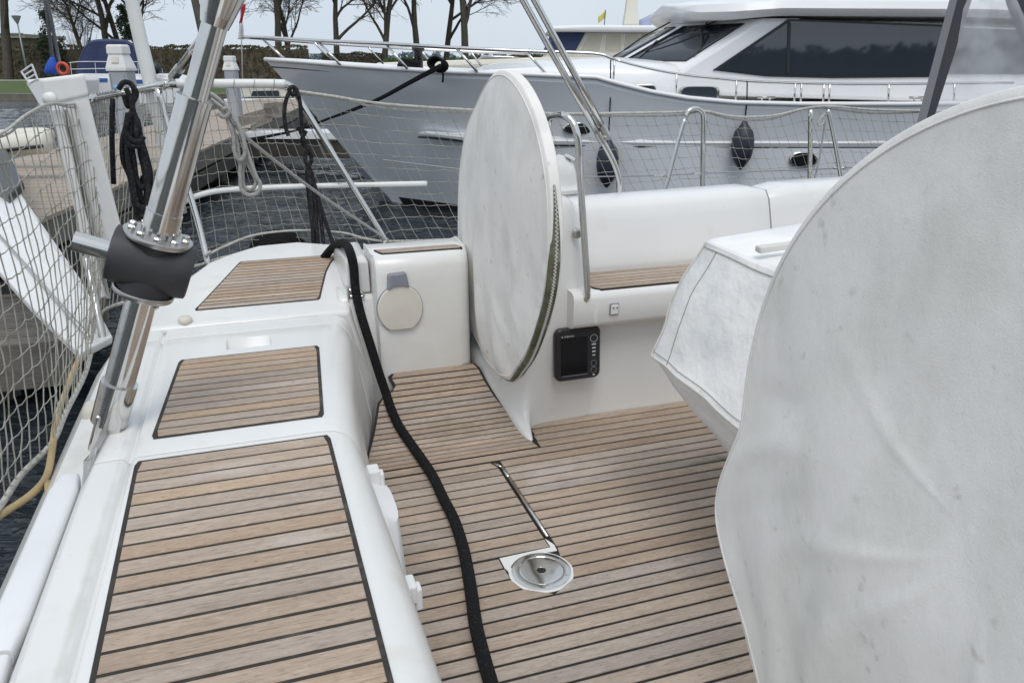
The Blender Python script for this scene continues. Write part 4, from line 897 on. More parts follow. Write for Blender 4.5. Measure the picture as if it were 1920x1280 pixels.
# windscreen: three tinted panes on the raked front
a0, a1 = S(1300, 118), S(1424, 38)
u0, z0, u1, z1 = a0.dot(RT), a0.z, a1.dot(RT), a1.z
def wsp(t, v, off=.03):     # t across (0 near .. 1 far), v up the screen
    bow = 1.0*math.sin(math.pi*t); d = DC-1.46+2.92*t; return L(u0+(u1-u0)*v-bow*(1-.15*v)-off, d, z0+(z1-z0)*v)
K = 9
scr = G(); scr.loft([[wsp(t/12, v, .0) for v in (-.18, 0, .5, 1, 1.04)]+[wsp(t/12, v, -.5) for v in (1.04, 1, .5, 0, -.18)] for t in range(13)]); at0(my, scr).out('screen_frame', M['yacht_white'], my, smooth=True, angle=40)
for t0, t1 in ((.03, .305), (.365, .635), (.695, .97)):
    at0(my, G().grid(8, 4, lambda a, b: wsp(t0+(t1-t0)*a, .05+.88*b, .02))).out('windscreen', M['tinted_glass'], my, smooth=True, solid=.01)
    at0(my, G().tube([wsp(t0, .05, .022), wsp(t0, .93, .022), wsp((t0+t1)/2, .93, .022), wsp(t1, .93, .022), wsp(t1, .05, .022), wsp((t0+t1)/2, .05, .022)], .009, 5, closed=True)).out('screen_seal', M['frame_black'], my)
for t, v, e, f in ((.12, .95, .26, .30), (.20, .95, .05, .42), (.5, .95, .60, .35)):
    p, q = wsp(t, v+.16, .10), wsp(e, f, .06); at0(my, G().tube([p, p.lerp(q, .5)-RT*.05, q], .012, 5)).out('wiper', M['frame_black'], my)
    m_ = wsp(e, f, .045); at0(my, G().tube([wsp(e+.05, f+.28, .045), m_, wsp(e-.03, f-.26, .045)], .010, 5)).out('wiper_blade', M['frame_black'], my)
sw = [(1346, 131), (1481, 40), (1766, 51), (1741, 140), (1560, 142), (1440, 139)]
facing(my, [(1336, 132), (1478, 36), (1772, 47), (1747, 145), (1560, 147), (1436, 144)], .012, 'frame_black', 'window_frame', .004)
facing(my, sw, .02, 'tinted_glass', 'window', .006)
facing(my, [(1795, 52), (2300, 72), (2300, 140), (1775, 139)], .02, 'tinted_glass', 'window', .006)
facing(my, [(1477, 42), (1483, 42), (1480, 138), (1474, 138)], .008, 'frame_black', 'window_bar', .028)
# roof with visor
def roof_sec(x, yb, yt, w):
    c = AD(x, yb, DC-w*.35); zb = AD(x, yb, DC-w).z; zt = AD(x, yt, DC-w).z; u = c.dot(RT)
    return [L(u, DC-w+.1, zb), L(u, DC-w, zb+(zt-zb)*.35), L(u, DC-w+.04, zb+(zt-zb)*.75), L(u, DC-w+.25, zt), L(u, DC, zt+.06), L(u, DC+w-.25, zt), L(u, DC+w-.04, zb+(zt-zb)*.75), L(u, DC+w, zb+(zt-zb)*.35), L(u, DC+w-.1, zb)]
rf = at0(my, G().loft([roof_sec(1248, 18, 12, 1.0), roof_sec(1256, 27, 4, 1.25), roof_sec(1280, 36, 0, 1.5), roof_sec(1335, 36, -4, 1.66), roof_sec(1420, 28, -8, 1.72), roof_sec(1750, 30, -6, 1.74), roof_sec(2500, 55, 15, 1.74)])).out('roof', M['yacht_white'], my, smooth=True, angle=50)
for x, y in ((1480, 3), (1640, 2)): 
    c = AD(x, y-6, DC-1.3); G().box(c-my.location, (.35, .1, .06), Matrix.Rotation(-YAW, 3, 'Z')).out('roof_hatch', M['yacht_white'], rf, bevel=.015)
# portlights in the house side
for (x, y, wd, h) in ((1209, 169, .13, .06), (1310, 178, .24, .105)):
    c = AD(x, y, HS-.03); rr = lambda s, d: [c+RT*(wd*s*math.copysign(abs(math.cos(a))**.45, math.cos(a)))+Vector((0, 0, h*s*math.copysign(abs(math.sin(a))**.45, math.sin(a))))-HD*d for a in [2*math.pi*(j+.5)/28 for j in range(28)]]
    at0(my, G().loft([rr(1.12, -.04), rr(1.12, .02), rr(1., .025)])).out('portlight_frame', M['stainless'], my, smooth=True, angle=40); at0(my, G().loft([rr(.98, 0), rr(.98, .03)])).out('portlight', M['tinted_glass'], my)
# rails
def rail(name, pts, D, r=.02): 
    q = [AD(x, y, D(x) if callable(D) else D) for x, y in pts]; return at0(my, G().tube(spline(q, 4), r, 8)).out(name, M['stainless'], my, smooth=True)
def nearD(x):
    q = interp([(455, .03), (505, .03), (600, .8), (740, 1.45), (900, 1.8), (1150, 1.93), (1700, 1.93)], x); return DC-q
def farD(x): return 2*DC-nearD(x)
rail('bow_rail', [(455, 70), (520, 72), (600, 77), (735, 83), (850, 90), (1000, 97), (1115, 101), (1152, 112)], nearD, .024)
rail('bow_rail', [(455, 70), (560, 78), (660, 85), (780, 92), (880, 97), (990, 101)], lambda x: 2*DC-interp([(455, DC-.03), (560, DC-.8), (780, DC-1.4), (990, DC-1.6)], x), .022)
rail('side_rail', [(1152, 112), (1200, 125), (1270, 139), (1340, 147), (1430, 154), (1600, 158), (1900, 156)], nearD, .016)
for a, b, c, d in ((492, 73, 537, 114), (596, 78, 638, 121), (723, 83, 764, 129), (856, 91, 895, 135), (986, 97, 1024, 140)): at0(my, G().tube([AD(a, b, nearD(a)), AD(c, d, nearD(c))], .018, 7)).out('rail_post', M['stainless'], my, smooth=True)
for a, b, c, d in ((590, 81, 626, 119), (690, 88, 722, 124), (788, 93, 815, 128), (882, 97, 906, 128)): at0(my, G().tube([AD(a, b, 2*DC-nearD(a)*1.0), AD(c, d, 2*DC-nearD(c))], .016, 6)).out('rail_post', M['stainless'], my, smooth=True)
for x, y0, y1 in ((1152, 112, 157), (1269, 139, 181), (1381, 150, 193), (1491, 157, 196), (1503, 157, 196), (1545, 158, 197), (1556, 158, 197), (1667, 158, 196), (1790, 157, 195)): at0(my, G().tube([AD(x, y0, nearD(x)), AD(x-2, y1, nearD(x))], .014, 6)).out('rail_post', M['stainless'], my, smooth=True)
for x in (1435, 1720):
    c = AD(x, 194, nearD(x)); cl = G().tube([c+RT*-.11+Vector((0, 0, .07)), c+RT*.11+Vector((0, 0, .07))], .016, 6)
    for k in (-.05, .05): cl.tube([c+RT*k, c+RT*k+Vector((0, 0, .07))], .014, 6)
    at0(my, cl).out('cleat', M['stainless_dull'], my, smooth=True)
bl = AD(785, 112, DC-.8); at0(my, G().lathe([(.06, -.16), (.06, .1), (.09, .12), (.09, .16), (.03, .2)], 12, origin=bl)).out('bollard', M['frame_black'], my, smooth=True)
for k in range(3):
    c = AD(766+k*2, 124, DC-.9); at0(my, G().tube([c+RT*(.14*math.cos(a))+HD*(.14*math.sin(a))+Vector((0, 0, .03*k+.02*math.sin(2*a))) for a in [2*math.pi*j/16 for j in range(16)]], .022, 6, closed=True)).out('line_coil', M['rope_black'], my, smooth=True)
# black mooring lines to the jetty
ml = empty('mooring_lines', AD(825, 128, 10.4), 'doubled black mooring line running from the grey yacht down to the jetty', 'rope')
for dy in (0, 5):
    at0(ml, G().tube(spline([AD(826, 122+dy, 10.2), AD(770, 152+dy*.8, 10.45), AD(712, 184+dy*.5, 10.8), AD(660, 206+dy*.3, 11.3), AD(615, 223, 11.8), AD(550, 246, 12.9), AD(435, 266+dy, 14.6)], 4), .018, 7)).out('line', M['rope_black'], ml, smooth=True)
for k in range(4):
    c = AD(826, 124, 10.42); at0(ml, G().tube([c+RT*(.09*math.cos(a)-.02*k)+Vector((0, 0, .07*math.sin(a)+.012*k))-HD*(.03*k) for a in [2*math.pi*j/14 for j in range(14)]], .017, 6, closed=True)).out('turns', M['rope_black'], ml, smooth=True)
at0(ml, G().tube([AD(829, 130, 10.38), AD(831, 142, 10.38), AD(830, 155, 10.38)], .013, 6)).out('tail', M['rope_black'], ml, smooth=True)
# fenders
def fender(x, ytop, ybot, ylash, wd, label):
    D = hull_D(x, (ytop+ybot)/2, .6)-wd-.03; a, b = AD(x, ytop, D), AD(x, ybot, D); o = empty('fender', (a.x, a.y, b.z), label, 'fender', 'black fenders on the grey yacht'); h = a.z-b.z
    G().lathe([(.014, 0), (.03, .03*h), (wd*.45, .10*h), (wd*.85, .24*h), (wd, .42*h), (wd, .62*h), (wd*.82, .78*h), (wd*.4, .90*h), (.035, .95*h), (.03, h)], 20).out('body', M['fender'], o, smooth=True)
    t = AD(x+4, ylash, D+.1); at0(o, G().tube([a-Vector((0, 0, .02)), a.lerp(t, .5)+RT*.01, t], .009, 6)).out('lanyard', M['rope_black'], o, smooth=True)
fender(1141, 258, 352, 112, .145, 'black fender hanging on the grey yacht behind the bimini struts')
fender(1397, 226, 318, 152, .14, 'black fender hanging on the grey yacht between the two net stanchions')

# ================================================================== boats farther off
cb = empty('cream_cruiser', L(2.6, 19, WATER), 'cream motor cruiser with curtained windows behind the grey yacht foredeck', 'motorboat')
def cblock(par, pts, D0, D1, m, name, bev=.0):
    q = [AD(x, y, D0) if y < 900 else AD(x, 165, D0)*1.0-Vector((0, 0, AD(x, 165, D0).z-WATER+.15)) for x, y in pts]; return at0(par, G().loft([q, [L(p.dot(RT), D1, p.z) for p in q]])).out(name, M[m], par, bevel=bev)
CD = 18.
cblock(cb, [(700, 118), (690, 140), (760, 999), (1500, 999), (1500, 105), (1000, 108)], CD-.4, CD+3.4, 'cream_paint', 'hull', .1)
cblock(cb, [(1020, 110), (1032, 98), (1062, 58), (1250, 60), (1420, 60), (1420, 120), (1020, 120)], CD, CD+2.8, 'cream_paint', 'cabin', .06)
cblock(cb, [(1030, 55), (1036, 49), (1100, 47), (1420, 49), (1420, 62), (1040, 60)], CD-.25, CD+3.0, 'yacht_white', 'roof', .05)
cblock(cb, [(1026, 96), (1042, 60), (1098, 61), (1079, 96)], CD-.06, CD+2.9, 'navy_canvas', 'windscreen_cover', .02)
for q in ([(1088, 94), (1105, 64), (1131, 64), (1124, 95)], [(1134, 95), (1137, 65), (1165, 65), (1165, 95)], [(1170, 95), (1172, 65), (1197, 65), (1200, 75), (1200, 95)], [(1204, 80), (1202, 63), (1218, 63), (1216, 72)]):
    cx = sum(a for a, _ in q)/len(q); cy = sum(b for _, b in q)/len(q)
    cblock(cb, [(cx+(x-cx)*1.10, cy+(y-cy)*1.08) for x, y in q], CD-.015, CD+.1, 'yacht_white', 'window_frame'); cblock(cb, q, CD-.03, CD+.1, 'curtain', 'curtained_window')
mb_ = AD(1182, 48, CD+1.5); at0(cb, G().loft([[mb_+RT*a*w2+HD*b*w2+Vector((0, 0, z)) for a, b in ((-1, -1), (1, -1), (1, 1), (-1, 1))] for z, w2 in ((0, .18), (.3, .14), (.55, .12), (1.6, .1))])).out('mast', M['cream_paint'], cb, bevel=.03)
for z, w2 in ((.60, .3), (.72, .38)): at0(cb, G().tube([mb_+RT*-w2+Vector((0, 0, z+.05)), mb_+Vector((0, 0, z-.08)), mb_+RT*w2+Vector((0, 0, z+.04))], .03, 6)).out('spreader', M['cream_paint'], cb)
fl2 = AD(1133, 48, CD+1.); at0(cb, G().tube([fl2, fl2+Vector((.02, 0, .32))], .010, 5)).out('flag_pole', M['frame_black'], cb)
mat('flag_yellow', (.55, .50, .12), .8); mat('flag_violet', (.40, .42, .62), .8)
fg2 = at0(cb, G().grid(7, 5, lambda a, b: fl2+Vector((.01, 0, .30-.14*b))-RT*(.15*a)+Vector((0, 0, -.12*a))+HD*(.03*math.sin(6*a+b)))).out('flag', M['flag_yellow'], cb, smooth=True, solid=.004)
fl3 = AD(1222, 45, CD+1.8); at0(cb, G().grid(7, 5, lambda a, b: fl3+Vector((0, 0, .22-.30*b))-RT*(.30*a)+Vector((0, 0, -.14*a))+HD*(.03*math.sin(6*a+b)))).out('ensign', M['flag_violet'], cb, smooth=True, solid=.004)
wk = AD(905, 110, CD-.2)
for k in range(2): at0(cb, G().tube([AD(895, 118-k*4, CD-.3), AD(905, 108-k*2, CD-.3), AD(960, 108, CD-.3), AD(985, 112, CD-.3)], .025, 6)).out('pulpit', M['stainless'], cb, smooth=True)

# boat with the navy canopy
bb = empty('canopy_boat', L(-22, 46, WATER), 'white cabin boat with big navy canvas canopy beyond the jetty', 'motorboat')
BD = 46.
cblock(bb, [(48, 150), (90, 146), (330, 146), (345, 149), (322, 999), (66, 999)], BD-.6, BD+2.6, 'yacht_white', 'hull', .08)
cblock(bb, [(132, 142), (150, 138), (300, 139), (330, 146), (330, 150), (132, 150)], BD-.1, BD+2.5, 'yacht_white', 'cabin', .04)
cn = [[AD(x, y, BD+d) for x, y in q] for d, q in ((-.05, [(141, 141), (146, 118), (156, 92), (166, 81), (180, 78), (210, 77), (236, 79), (248, 86), (256, 105), (264, 141)]), (1.2, [(141, 141), (146, 116), (157, 88), (168, 77), (182, 74), (210, 73), (238, 75), (250, 83), (259, 104), (266, 141)]), (2.4, [(143, 141), (148, 118), (160, 94), (170, 83), (184, 80), (210, 79), (234, 81), (246, 88), (255, 106), (264, 141)]))]
at0(bb, G().loft(cn)).out('canopy', M['navy_canvas'], bb, smooth=True, angle=50)
for q in ([(155, 148), (170, 148), (170, 154), (157, 154)], [(252, 150), (266, 150), (266, 156), (252, 156)]): cblock(bb, q, BD-.62, BD, 'tinted_glass', 'window')
for q in ([(172, 147), (201, 147), (201, 154), (172, 154)], [(248, 150), (268, 150), (268, 157), (248, 157)]): cblock(bb, q, BD-.63, BD, 'blue_paint', 'stripe')
for a in ([(130, 118), (150, 116), (200, 116), (275, 117), (300, 124), (306, 140)], [(132, 130), (200, 129), (260, 131)]): at0(bb, G().tube(spline([AD(x, y, BD-.55) for x, y in a], 4), .02, 6)).out('rail', M['yacht_white'], bb, smooth=True)
for x in (132, 178, 246, 258, 270, 290): at0(bb, G().tube([AD(x, 118, BD-.55), AD(x+3, 146, BD-.55)], .015, 5)).out('rail_post', M['yacht_white'], bb)
at0(bb, G().lathe([(.02, -.32), (.22, -.26), (.32, 0), (.22, .26), (.02, .32)], 14, origin=AD(292, 128, BD-.7))).out('ball_fender', M['fender'], bb, smooth=True)

# sailing boat with paired grey masts, blue bag, lifebuoy ring
sb = empty('gaff_boat', L(-24, 43, WATER), 'small white boat with two slanting grey spars and lattice gangway at far left', 'sailboat')
SD = 43.
cblock(sb, [(48, 156), (62, 150), (140, 146), (150, 150), (140, 999), (70, 999)], SD-.3, SD+1.8, 'yacht_white', 'hull', .06)
for a in ((42, -350, 98, 108), (20, -350, 112, 120)): at0(sb, G().tube([AD(a[0], a[1], SD+.3), AD(a[2], a[3], SD+.3)], .09, 7)).out('spar', M['grey_metal'], sb, smooth=True)
at0(sb, G().loft([[AD(98, 107+z*.0+k, SD+.2)+RT*(w2*math.cos(t))+HD*(w2*math.sin(t)) for t in [2*math.pi*j/10 for j in range(10)]] for k, w2, z in ((0, .1, 0), (6, .18, 0), (14, .30, 0), (24, .38, 0), (32, .34, 0))])).out('sail_bag', M['blue_bag'], sb, smooth=True)
c = AD(118, 129, SD-.2); at0(sb, G().tube([c+RT*(0.27*math.cos(a))+Vector((0, 0, 0.27*math.sin(a))) for a in [2*math.pi*j/24 for j in range(24)]], .085, 8, closed=True)).out('lifebuoy', M['red_ring'], sb, smooth=True)
for a in range(4): at0(sb, G().tube([AD(40+5*a, 135-4*a*0+a*7, SD-.3), AD(60+3.5*a, 121+a*9, SD-.3)], .04, 5)).out('gangway_bar', M['yacht_white'], sb)
for a, b in (((40, 135), (56, 158)), ((60, 121), (71, 150))): at0(sb, G().tube([AD(*a, SD-.3), AD(*b, SD-.3)], .05, 5)).out('gangway_side', M['yacht_white'], sb)

# low white cabin boat seen through the stern net
wb = empty('cabin_boat', L(-9, 36, WATER), 'small white cabin boat with dark side windows seen through the stern net', 'motorboat')
WD = 36.
cblock(wb, [(418, 186), (575, 184), (570, 999), (428, 999)], WD-.2, WD+2, 'yacht_white', 'hull', .05)
cblock(wb, [(440, 166), (455, 163), (548, 163), (556, 182), (436, 182)], WD, WD+1.8, 'cream_paint', 'cabin', .05)
for q in ([(440, 170), (450, 170), (452, 180), (440, 180)], [(470, 181), (474, 171), (522, 170), (524, 181)]): cblock(wb, q, WD-.02, WD+.2, 'tinted_glass', 'window')

# drooping flag by the yacht's bow
fo = empty('flag', AD(452, 75, 16), 'drooping red and white flag beside the tip of the bow rail', 'flag')
a = AD(450, -30, 16); at0(fo, G().tube([a, AD(455, 160, 16)], .012, 5)).out('pole', M['stainless_dull'], fo)
for m, v0, v1 in (('flag_red', 0, .55), ('flag_white', .55, 1.)):
    at0(fo, G().grid(6, 8, lambda s, t: AD(448+9*s+2.5*math.sin(5*(v0+(v1-v0)*t)+2*s), 8+(v0+(v1-v0)*t)*66, 16)+HD*(.05*math.sin(7*s+3*t)))).out('cloth', M[m], fo, smooth=True, solid=.004)
# ================================================================== gear round our stern and port side
# ---- backstay leg with its swivel joint
bk = empty('backstay_pole', (-.42, 1.72, .36), 'thick polished steel backstay pole with black swivel joint at the stern', 'pole')
B0, B1 = AY(205, 790, 1.94), AY(412, 10, 1.86)
def bp_at(y, dep=None): t = (790-y)/780.; return B0.lerp(B1, t)
axis = (B1-B0).normalized()
def px_t(px, py):     # distance along the pole nearest a sight line
    d = ray(px, py).normalized(); w0 = B0-EYEP; b = axis.dot(d); return (b*d.dot(w0)-axis.dot(w0))/(1-b*b)
def seg(p0, p1, r0, r1, m='stainless', name='tube', n=28):
    a, b = B0+axis*px_t(*p0), B0+axis*px_t(*p1); return at0(bk, G().tube([a, b], [r0, r1], n)).out(name, M[m], bk, smooth=True, angle=40)
rl = .0345
seg((212, 745), (262, 540), rl, rl); seg((205, 790), (217, 715), .042, .042, name='sleeve'); 
seg((340, 280), (404, 40), .0262, .0262); seg((298, 440), (364, 188), .0368, .0368, name='sleeve'); seg((298, 440), (310, 398), .0392, .0392, name='collar'); seg((363, 194), (366, 184), .0385, .0385, name='collar')
seg((401, 48), (406, 30), .029, .034, name='cone'); seg((406, 30), (418, -14), .034, .044, name='cone'); seg((418, -14), (432, -66), .044, .046, name='cone'); at0(bk, G().tube([B0+axis*px_t(430, -60), B0+axis*(px_t(430, -60)+4.)], .006, 8)).out('wire', M['stainless_dull'], bk, smooth=True)
# fork and chain plate
sd = axis.cross(Vector((0, 1, 0))).normalized(); fwd = axis.cross(sd).normalized()
fk0 = B0+axis*px_t(205, 790)
for k in (-1, 1):
    at0(bk, G().loft([[fk0+fwd*(k*.028+q[0])+sd*q[1]+axis*h for q in ((-.010, -.03), (.010, -.03), (.010, .03), (-.010, .03))] for h in (.03, -.05, -.07)])).out('fork', M['stainless'], bk, bevel=.006, seg=3)
pin = fk0-axis*.035; at0(bk, G().tube([pin-fwd*.055, pin+fwd*.06], .010, 12)).out('pin', M['stainless'], bk, smooth=True)
at0(bk, G().tube(spline([pin+fwd*.05, pin+fwd*.066-axis*.006, pin+fwd*.07-axis*.03, pin+fwd*.062-axis*.034, pin+fwd*.056-axis*.01], 4), .003, 6)).out('ring', M['stainless_dull'], bk, smooth=True)
ch = AX(160, 885, -.412); top = fk0-axis*.01
at0(bk, G().loft([[p+Vector((a, 0, 0))+b*wv for a, b in ((-.006, -1), (.006, -1), (.006, 1), (-.006, 1))] for p, wv in ((ch, Vector((0, .035, .01))), (ch.lerp(top, .5), Vector((0, .028, -.012))), (top, Vector((0, .022, -.010))))])).out('chain_plate', M['stainless_dull'], bk, bevel=.003)
# swivel: two bolted flanges round a black rubber body, stub tube
jc = B0+axis*px_t(278, 490); 
cross_ax = (AY(150, 462, 1.93)-AY(300, 505, 1.93)).normalized(); cross_ax = (cross_ax-axis*cross_ax.dot(axis)*.6).normalized()
at0(bk, G().lathe([(.056, -.088), (.063, -.085), (.0665, -.065), (.066, 0), (.0665, .065), (.063, .085), (.056, .088)], 36, axis=cross_ax, origin=jc)).out('swivel_body', M['rubber'], bk, smooth=True, angle=40)
at0(bk, G().lathe([(.060, -.070), (.058, -.05), (.054, 0), (.060, .050), (.070, .057)], 36, axis=axis, origin=jc)).out('swivel_boot', M['rubber'], bk, smooth=True, angle=60)
at0(bk, G().lathe([(.074, .056), (.075, .058), (.075, .066), (.074, .068)], 40, axis=axis, origin=jc)).out('flange', M['stainless_dull'], bk, smooth=True, angle=40)
at0(bk, G().lathe([(.066, -.080), (.067, -.078), (.067, -.070), (.066, -.068)], 40, axis=axis, origin=jc)).out('flange', M['stainless_dull'], bk, smooth=True, angle=40)
ua = axis.orthogonal().normalized(); ub = axis.cross(ua)
for k in range(10):
    a = 2*math.pi*k/10+.2; c = jc+axis*.067+(ua*math.cos(a)+ub*math.sin(a))*.060; at0(bk, G().lathe([(.0088, 0), (.0088, .009), (.006, .012)], 6, axis=axis, origin=c)).out('bolt', M['stainless'], bk)
    if k % 2: c = jc-axis*.079+(ua*math.cos(a)+ub*math.sin(a))*.055; at0(bk, G().lathe([(.0075, 0), (.0075, .009), (.005, .011)], 6, axis=-axis, origin=c)).out('bolt', M['stainless_dull'], bk)
st0 = jc+cross_ax*.08; at0(bk, G().tube([st0, st0+cross_ax*.082], .0225, 24)).out('stub', M['stainless'], bk, smooth=True, angle=40)
# brace joining the head of the pole from the quarter
bs = empty('brace_tube', AD(322, 148, 3.5), 'slanting steel brace tube with end fitting behind the backstay pole', 'tube')
a, b = AD(322, 148, 3.75), AD(412, 30, 2.6)
at0(bs, G().tube([a.lerp(b, .12), b], .017, 16)).out('tube', M['stainless'], bs, smooth=True); at0(bs, G().tube([a.lerp(b, .04), a.lerp(b, .22)], .022, 16)).out('sleeve', M['stainless_dull'], bs, smooth=True, angle=40); at0(bs, G().tube([a.lerp(b, -.03), a.lerp(b, .06)], .011, 10)).out('eye', M['stainless_dull'], bs)

# ---- pushpit
pp = empty('pushpit_rail', (-.3, 3.5, .45), 'white and steel pushpit rail round the port quarter holding the safety net', 'rail')
top = [AX(40, 225, -.56), AX(100, 197, -.56), AX(165, 186, -.555), AX(230, 174, -.53), AY(300, 160, 3.58), AY(330, 157, 3.62), AY(420, 157, 3.64), AY(500, 157, 3.64), AY(535, 158, 3.64), AY(548, 166, 3.64)]
at0(pp, G().tube(spline(top[2:], 6), .0155, 12)).out('top_rail', M['stainless'], pp, smooth=True)
at0(pp, G().tube(spline(top[5:9], 6), .0185, 12)).out('sleeve', M['white_plastic'], pp, smooth=True)
at0(pp, G().tube(spline([AY(546, 163, 3.64), AY(560, 185, 3.62), AY(640, 315, 3.56), AY(716, 440, 3.5), AY(722, 452, 3.5)], 5), .013, 12)).out('leg', M['stainless'], pp, smooth=True)
at0(pp, G().tube(spline([AY(296, 165, 3.58), AY(318, 250, 3.56), AY(345, 330, 3.52), AY(372, 420, 3.45), AY(393, 505, 3.36)], 5), .013, 12)).out('leg', M['stainless'], pp, smooth=True)
at0(pp, G().tube(spline([AY(338, 383, 3.50), AY(362, 370, 3.55), AY(410, 358, 3.62), AY(500, 352, 3.64), AY(620, 348, 3.62), AY(760, 345, 3.6), AY(800, 344, 3.6)], 6), .012, 12)).out('mid_rail', M['white_plastic'], pp, smooth=True)
at0(pp, G().tube(spline([AY(160, 480, 3.05), AY(172, 530, 3.0), AY(184, 590, 2.92), AY(196, 650, 2.86)], 5), .013, 12)).out('leg', M['stainless_dull'], pp, smooth=True)
# ---- white board, boarding plank, flagstaff, hose
wb2 = empty('white_board', AY(200, 460, 3.25), 'tall white plastic board behind the net at the stern corner', 'board')
def quad_bar(o, p, q, wa, wb_, th, m, name, D=3.25, bev=.008):
    r0 = [AY(p[0]-wa/2, p[1]+wa*.06, D), AY(p[0]+wa/2, p[1]-wa*.06, D), AY(q[0]+wb_/2, q[1]-wb_*.12, D), AY(q[0]-wb_/2, q[1]+wb_*.12, D)]
    return at0(o, G().loft([r0, [c+Vector((-.01, th, 0)) for c in r0]])).out(name, M[m], o, bevel=bev, seg=3)
quad_bar(wb2, (117, 146), (204, 470), 78, 66, .035, 'white_plastic', 'board'); quad_bar(wb2, (117, 143), (127, 190), 82, 82, .05, 'white_plastic', 'cap', 3.243, .012)
quad_bar(wb2, (106, 205), (190, 560), 18, 18, .03, 'white_plastic', 'side_strip', 3.22); quad_bar(wb2, (124, 205), (205, 560), 6, 6, .02, 'stainless_dull', 'track', 3.23, .002)
c = AY(100, 186, 3.2); at0(wb2, G().lathe([(.022, 0), (.024, .01), (.018, .03)], 16, axis=(-.6, -.7, .1), origin=c)).out('knob', M['white_plastic'], wb2, smooth=True)
bpk = empty('boarding_plank', AX(120, 560, -.78), 'white boarding plank slanting down outside the stern net', 'plank')
r0 = [AZ(-90, 300, .30), AZ(-20, 300, .30), AZ(30, 350, .32), AZ(150, 520, .37), AZ(212, 630, .405), AZ(150, 662, .405), AZ(60, 575, .38), AZ(-90, 410, .33)]
at0(bpk, G().loft([r0, [c+Vector((-.01, .02, -.035)) for c in r0]])).out('board', M['white_plastic'], bpk, bevel=.008)
at0(bpk, G().tube([AZ(-60, 375, .34), AZ(50, 500, .385), AZ(165, 630, .42)], .008, 8)).out('tube', M['stainless_dull'], bpk, smooth=True)
ec = [AZ(-40, 285, .32), AZ(12, 285, .32), AZ(46, 352, .345), AZ(18, 382, .345), AZ(-40, 340, .33)]
at0(bpk, G().loft([[p+Vector((0, 0, -.02)) for p in ec], [p+Vector((0, 0, .05)) for p in ec]])).out('end_cap', M['black_plastic'], bpk, bevel=.01)
fs_ = empty('flagstaff', AY(322, 330, 3.9), 'tall white tapering flagstaff rising at the port quarter', 'pole')
at0(fs_, G().tube([AY(170, -350, 3.85), AY(238, -40, 3.85), AY(262, 70, 3.85), AY(288, 180, 3.85), AY(326, 340, 3.85), AY(340, 400, 3.85)], [.02, .026, .029, .031, .027, .026], 10)).out('staff', M['white_plastic'], fs_, smooth=True)
hs_ = empty('water_hose', AZ(110, 800, .37), 'yellowish hose lying along the white hull edge below the net', 'hose')
at0(hs_, G().tube(spline([AZ(-60, 1010, .33), AZ(0, 966, .35), AZ(60, 925, .365), AZ(88, 890, .372), AZ(98, 840, .375), AZ(107, 780, .378), AZ(125, 730, .38), AZ(140, 690, .38), AZ(165, 640, .38)], 6), .0085, 10)).out('hose', M['hose'], hs_, smooth=True)
at0(hs_, G().tube(spline([AZ(90, 905, .37), AZ(92, 940, .37), AZ(88, 990, .37)], 4), .0085, 10)).out('hose', M['hose'], hs_, smooth=True)
tg_ = AZ(172, 770, .41); lug = empty('hull_lug', tg_, 'cream moulded lug on the hull edge beside the backstay fork', 'lug')
G().loft([[(x, y*k, z) for x, y, z in ((-.03, -.05, -.05), (.03, -.05, -.05), (.03, .05, -.05), (-.03, .05, -.05))] if k == 1 else [(x, y, z) for x, y, z in ((-.02, -.02, .02), (.02, -.03, .02), (.02, .04, .02), (-.02, .04, .02))] for k in (1, 0)]).out('lug', M['cream_plastic'], lug, bevel=.015, seg=3)

# ---- safety nets: knotted square mesh
def net(name, P, nu, nv, label, r=.00125, seed=1, borders=(), sag=.012):
    o = empty(name, P(.5, 0.), label, 'net'); g = G(); rnd = random.Random(seed)
    jit = {}
    def Q(i, j):
        if (i, j) not in jit:
            p = P(i/nu, j/nv); k = 0 if j in (0, nv) else 1; jit[(i, j)] = p + Vector((rnd.gauss(0, .0018), rnd.gauss(0, .0018), rnd.gauss(0, .0022)))*k
        return jit[(i, j)]
    for i in range(nu+1):
        pts = []
        for j in range(nv): a, b = Q(i, j), Q(i, j+1); pts += [a, a.lerp(b, .5)+Vector((rnd.gauss(0, .0010), rnd.gauss(0, .0010), 0))]
        g.tube(pts+[Q(i, nv)], r, 4, cap=False)
    for j in range(nv+1):
        pts = []
        for i in range(nu): a, b = Q(i, j), Q(i+1, j); pts += [a, a.lerp(b, .5)+Vector((rnd.gauss(0, .001), 0, -.002-rnd.random()*.003))]
        g.tube(pts+[Q(nu, j)], r, 4, cap=False)
    for i in range(nu+1):
        for j in range(1, nv): g.box(Q(i, j), (.0042, .0042, .0042))
    at0(o, g).out('mesh', M['net_twine'], o, smooth=True, fix=False)
    for pts, rr, m in borders: at0(o, G().tube(spline(pts, 4), rr, 8)).out('border_rope', M[m], o, smooth=True)
    return o
